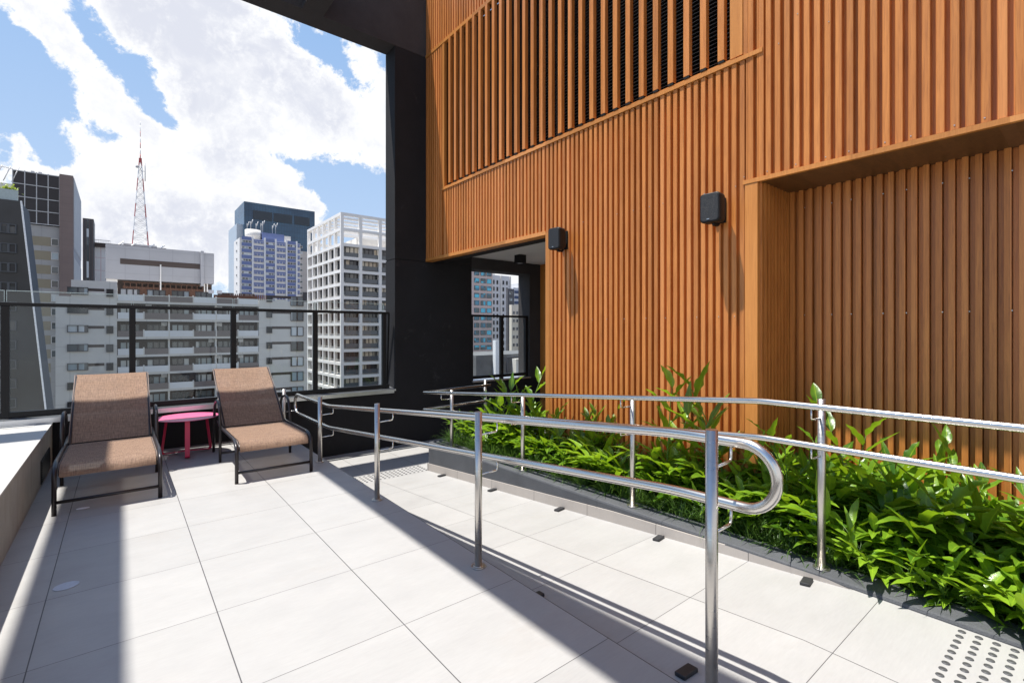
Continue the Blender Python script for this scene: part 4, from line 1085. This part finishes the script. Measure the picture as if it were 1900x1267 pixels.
for k in range(260):
    p = Vector((-8.9 + ru.gauss(0, .3), 71 + ru.gauss(0, .3), 15.9 + ru.gauss(0, .22)))
    rnd = ru; leaf(b, uvs, p, Vector((ru.uniform(-1, 1), ru.uniform(-1, 1), ru.uniform(-.3, 1))), Vector((0, 0, 1)), .3, .09, .6, seg=2)
o = b.build('foliage', leaf_mat('lime_foliage', (.16, .24, .03), (.35, .42, .06), (.5, .6, .1)), sp); set_uv(o, uvs)
b = MB(); b.cyl((-8.9, 71), .3, 14.8, 15.5, 16); b.tube([(-8.9, 71, 15.4), (-8.9, 71, 16.0)], .05, 6); b.build('planter_pot', F_conc, sp)
# --- low roof with solar panels
lr = tower('low_roof_building', -14, -3.0, 36, 60, -12.5, 'low building below the fence with a pale flat roof', facade_mat('pale_roof', (.55, .53, .48)), part='flat_roof')
so = thing('solar_array', (-7.6, 44, -12.5), 'tilted solar panel array on the low pale roof', 'solar panels')
b = MB(); b.obox((-7.4, 46, -12.0), (2.6, 0, 0), (0, 1.1, .35), (0, -.02, .05)); b.build('panel', plain('blue_black_cells', (.03, .04, .08), .2, var=.1), so)
b = MB()
for i in range(7): b.obox((-10.0 + i * .8667, 46, -11.93), (.03, 0, 0), (0, 1.1, .35), (0, -.01, .02))
for j in (-1, 0, 1): b.obox((-7.4, 46 + j * 1.05, -11.93 + j * .33), (2.6, 0, 0), (0, .03, .01), (0, -.01, .02))
for x in (-9.8, -7.4, -5.0): b.box(x - .04, x + .04, 46.9, 46.98, -12.5, -11.8)
b.build('panel_frame', F_wht, so)

# --- broadcast building and mast
D6 = 250
bb = tower('broadcast_building', -8, 14.5, D6, D6 + 18, 34.2, 'distant building with dark flat roof slab and white gridded front below the mast', facade_mat('white_glazed_front', (.80, .80, .80), panel=5, pcol=(.5, .12, .12)))
b = MB(); b.box(-8.6, 15, D6 - 1, D6 + 19, 34.2, 35.8); b.build('roof_slab', F_brown, bb)
b = MB(); b.box(-8.6, -3, D6 - .9, D6 - .8, 36.8, 37.0)
for i in range(12): b.box(-8.6 + i * .5, -8.5 + i * .5, D6 - .9, D6 - .8, 35.8, 36.8)
b.build('roof_railing', F_white, bb)
b = MB(); b.box(1, 12, D6 + 2, D6 + 10, 35.8, 36.9)
for x in (-.5, 3.5, 9.5, 13): b.bar((x, D6 + 1, 35.8), (x + 1.6, D6 + 3, 37.6), .5, .4)
b.build('mast_base_frame', F_white, bb)
ms = thing('lattice_mast', (6.4, D6 + 6, 36.0), 'red and white lattice broadcasting mast on the roof of the far building', 'mast')
cx, cy = 6.55, D6 + 5; H0, H1, HT = 36.2, 72.5, 87.5
def corner(z, k):
    h = 2.75 * (1 - (z - H0) / (H1 - H0)) + .42; a = k * math.pi / 2 + math.pi / 4
    return Vector((cx + h * 1.2 * math.cos(a), cy + h * 1.2 * math.sin(a), z))
nb = 13; zsM = [H0 + (H1 - H0) * (i / nb) ** .92 for i in range(nb + 1)]
for k in range(4):
    b = MB()
    for i in range(nb): b.bar(corner(zsM[i], k), corner(zsM[i + 1], k), .20, .20, 0 if (i // 2) % 2 == 0 else 1)
    b.build('leg', [F_red, F_wht], ms)
b = MB()
for i in range(nb):
    for k in range(4):
        b.bar(corner(zsM[i], k), corner(zsM[i + 1], (k + 1) % 4), .09, .09, i % 2); b.bar(corner(zsM[i], (k + 1) % 4), corner(zsM[i + 1], k), .09, .09, i % 2)
        b.bar(corner(zsM[i], k), corner(zsM[i], (k + 1) % 4), .09, .09, i % 2)
b.build('bracing', [F_wht, F_conc], ms)
b = MB()
for i in range(6): b.tube([(cx, cy, H1 + 2.4 * i), (cx, cy, H1 + 2.4 * (i + 1))], .17 - .02 * i, 8, mi=i % 2)
b.tube([(cx, cy, H1 + 14.4), (cx, cy, HT + 1)], .08, 6, mi=1); b.build('top_pole', [F_red, F_wht], ms)
b = MB(); b.box(cx - .5, cx + .5, cy - .5, cy + .5, 71.4, 73.2); b.tube([(cx + 1.6, cy, 64), (cx + 1.6, cy, 71.6)], .18, 6, mi=1); b.tube([(cx, cy, 68), (cx + 1.6, cy, 68)], .1, 6, mi=1); b.cyl((cx - 1.1, cy - .6), .5, 69, 69.9, 12, mi=1); b.build('antenna_cluster', [F_red, F_conc], ms)

# --- through the passage opening
D7 = 184
cy_ = tower('granite_tower', 112, 136.4, D7, D7 + 20, 42, 'pinkish granite office tower with cyan windows seen through the passage opening', F_pinkgr)
windows(cy_, [127.3, 130.9, 134.3], [37.1 - 3.42 * k for k in range(22)], 2.75, 2.15, D7, P_cyan, F_dark, split=1, limit=66)
D8 = 225
pw = tower('pale_tower', 163, 180, D8, D8 + 20, 33.5, 'pale grey tower with narrow dark windows right of the cyan windowed one', facade_mat('pale_grey_tower', (.68, .68, .69), panel=3.5))
windows(pw, [167.6, 170.2, 174.6, 177.2], [28.3 - 3.9 * k for k in range(14)], 1.1, 2.3, D8, P_dark, F_dark, limit=56)
b = MB()
for x in (165.9, 172.3, 179.2): b.box(x, x + .9, D8 - .5, D8 - .02, GZ, 33.4)
b.box(165, 170, D8 + 2, D8 + 8, 33.5, 36.5); b.build('pilasters', F_side, pw)
D9 = 300
t9 = tower('terraced_tower', 243, 285, D9, D9 + 25, 35.5, 'distant terraced building with dark blue bands behind the passage fence', facade_mat('greyish_block', (.62, .62, .64)))
b = MB()
for k in range(9): b.box(244, 286, D9 - .5, D9 - .02, 31.0 - 4.2 * k, 33.2 - 4.2 * k)
b.build('blue_window_bands', facade_mat('navy_band', (.06, .085, .16)), t9)
b = MB(); b.box(253, 285, D9 + 6, D9 + 20, 35.5, 40); b.build('upper_block', F_conc, t9)
td = tower('dark_slim_block', 158.2, 162.5, 200, 201.5, 23.5, 'narrow dark grey tower squeezed between the pale tower and the bluish block', facade_mat('charcoal_block', (.10, .10, .11)))
windows(td, [160.1], [20.5 - 3.4 * k for k in range(12)], 2.0, 1.5, 200, P_mix, F_conc)
D10 = 150
t10 = tower('ribbon_window_block', 124.6, 142, D10, D10 + 4, 11.0, 'bluish white block with rows of dark ribbon windows behind the passage fence', facade_mat('bluish_white', (.74, .76, .80)))
windows(t10, [129.2, 135.8], [8.0 - 3.4 * k for k in range(12)], 6.2, 1.9, D10, P_dark, F_conc, split=4)
b = MB(); b.box(121.0, 124.6, D10 + .5, D10 + 2, GZ, 11.8); b.build('beige_wing', facade_mat('beige_wing_render', (.66, .60, .50)), t10)
windows(t10, [122.0, 123.7], [8.0 - 3.2 * k for k in range(10)], .9, 1.3, D10 + .5, P_dark, F_conc)
D11 = 84
t11 = tower('low_roof_plant_building', 58, 82, D11, D11 + 14, -3.6, 'low grey rooftop with white duct and dark canopy seen low through the passage fence', facade_mat('weathered_roof', (.13, .13, .13), var=.3))
b = MB(); b.box(67.5, 71.5, D11 - 1.6, D11 - .1, -8.2, -4.6); b.build('white_plant_box', F_side, t11)
b = MB(); b.box(62.2, 63.2, D11 - 1.2, D11 - .2, -14, -.5); b.build('white_duct', F_wht, t11)
b = MB(); b.box(64.5, 74, D11 - 2.6, D11 - 1.8, -4.3, -4.0); b.box(64.5, 64.9, D11 - 2.6, D11 - 1.8, -10, -4.3); b.box(72.2, 72.6, D11 - 2.6, D11 - 1.8, -10, -4.3); b.box(60, 76, D11 - 8, D11 - 2.7, -10.6, -10.2); b.build('dark_canopy', F_dark, t11)
# --- far filler blocks low between the towers
for i, (x0, x1, y0, tp, c) in enumerate([(22, 36, 300, -5, (.4, .4, .4)), (48, 66, 400, 8, (.46, .44, .42)), (140, 170, 420, 12, (.45, .45, .47)), (-70, -34, 260, 10, (.4, .38, .36))]):
    nm = ['pale low block far beyond the grey apartment roof', 'hazy mid-rise block far behind the panelled tower', 'hazy far block behind the pale passage tower', 'far block beyond the left end of the fence'][i]
    t_ = tower('distant_block', x0, x1, y0, y0 + 20, tp, nm, facade_mat('distant_wall_%d' % i, c, panel=3.2))
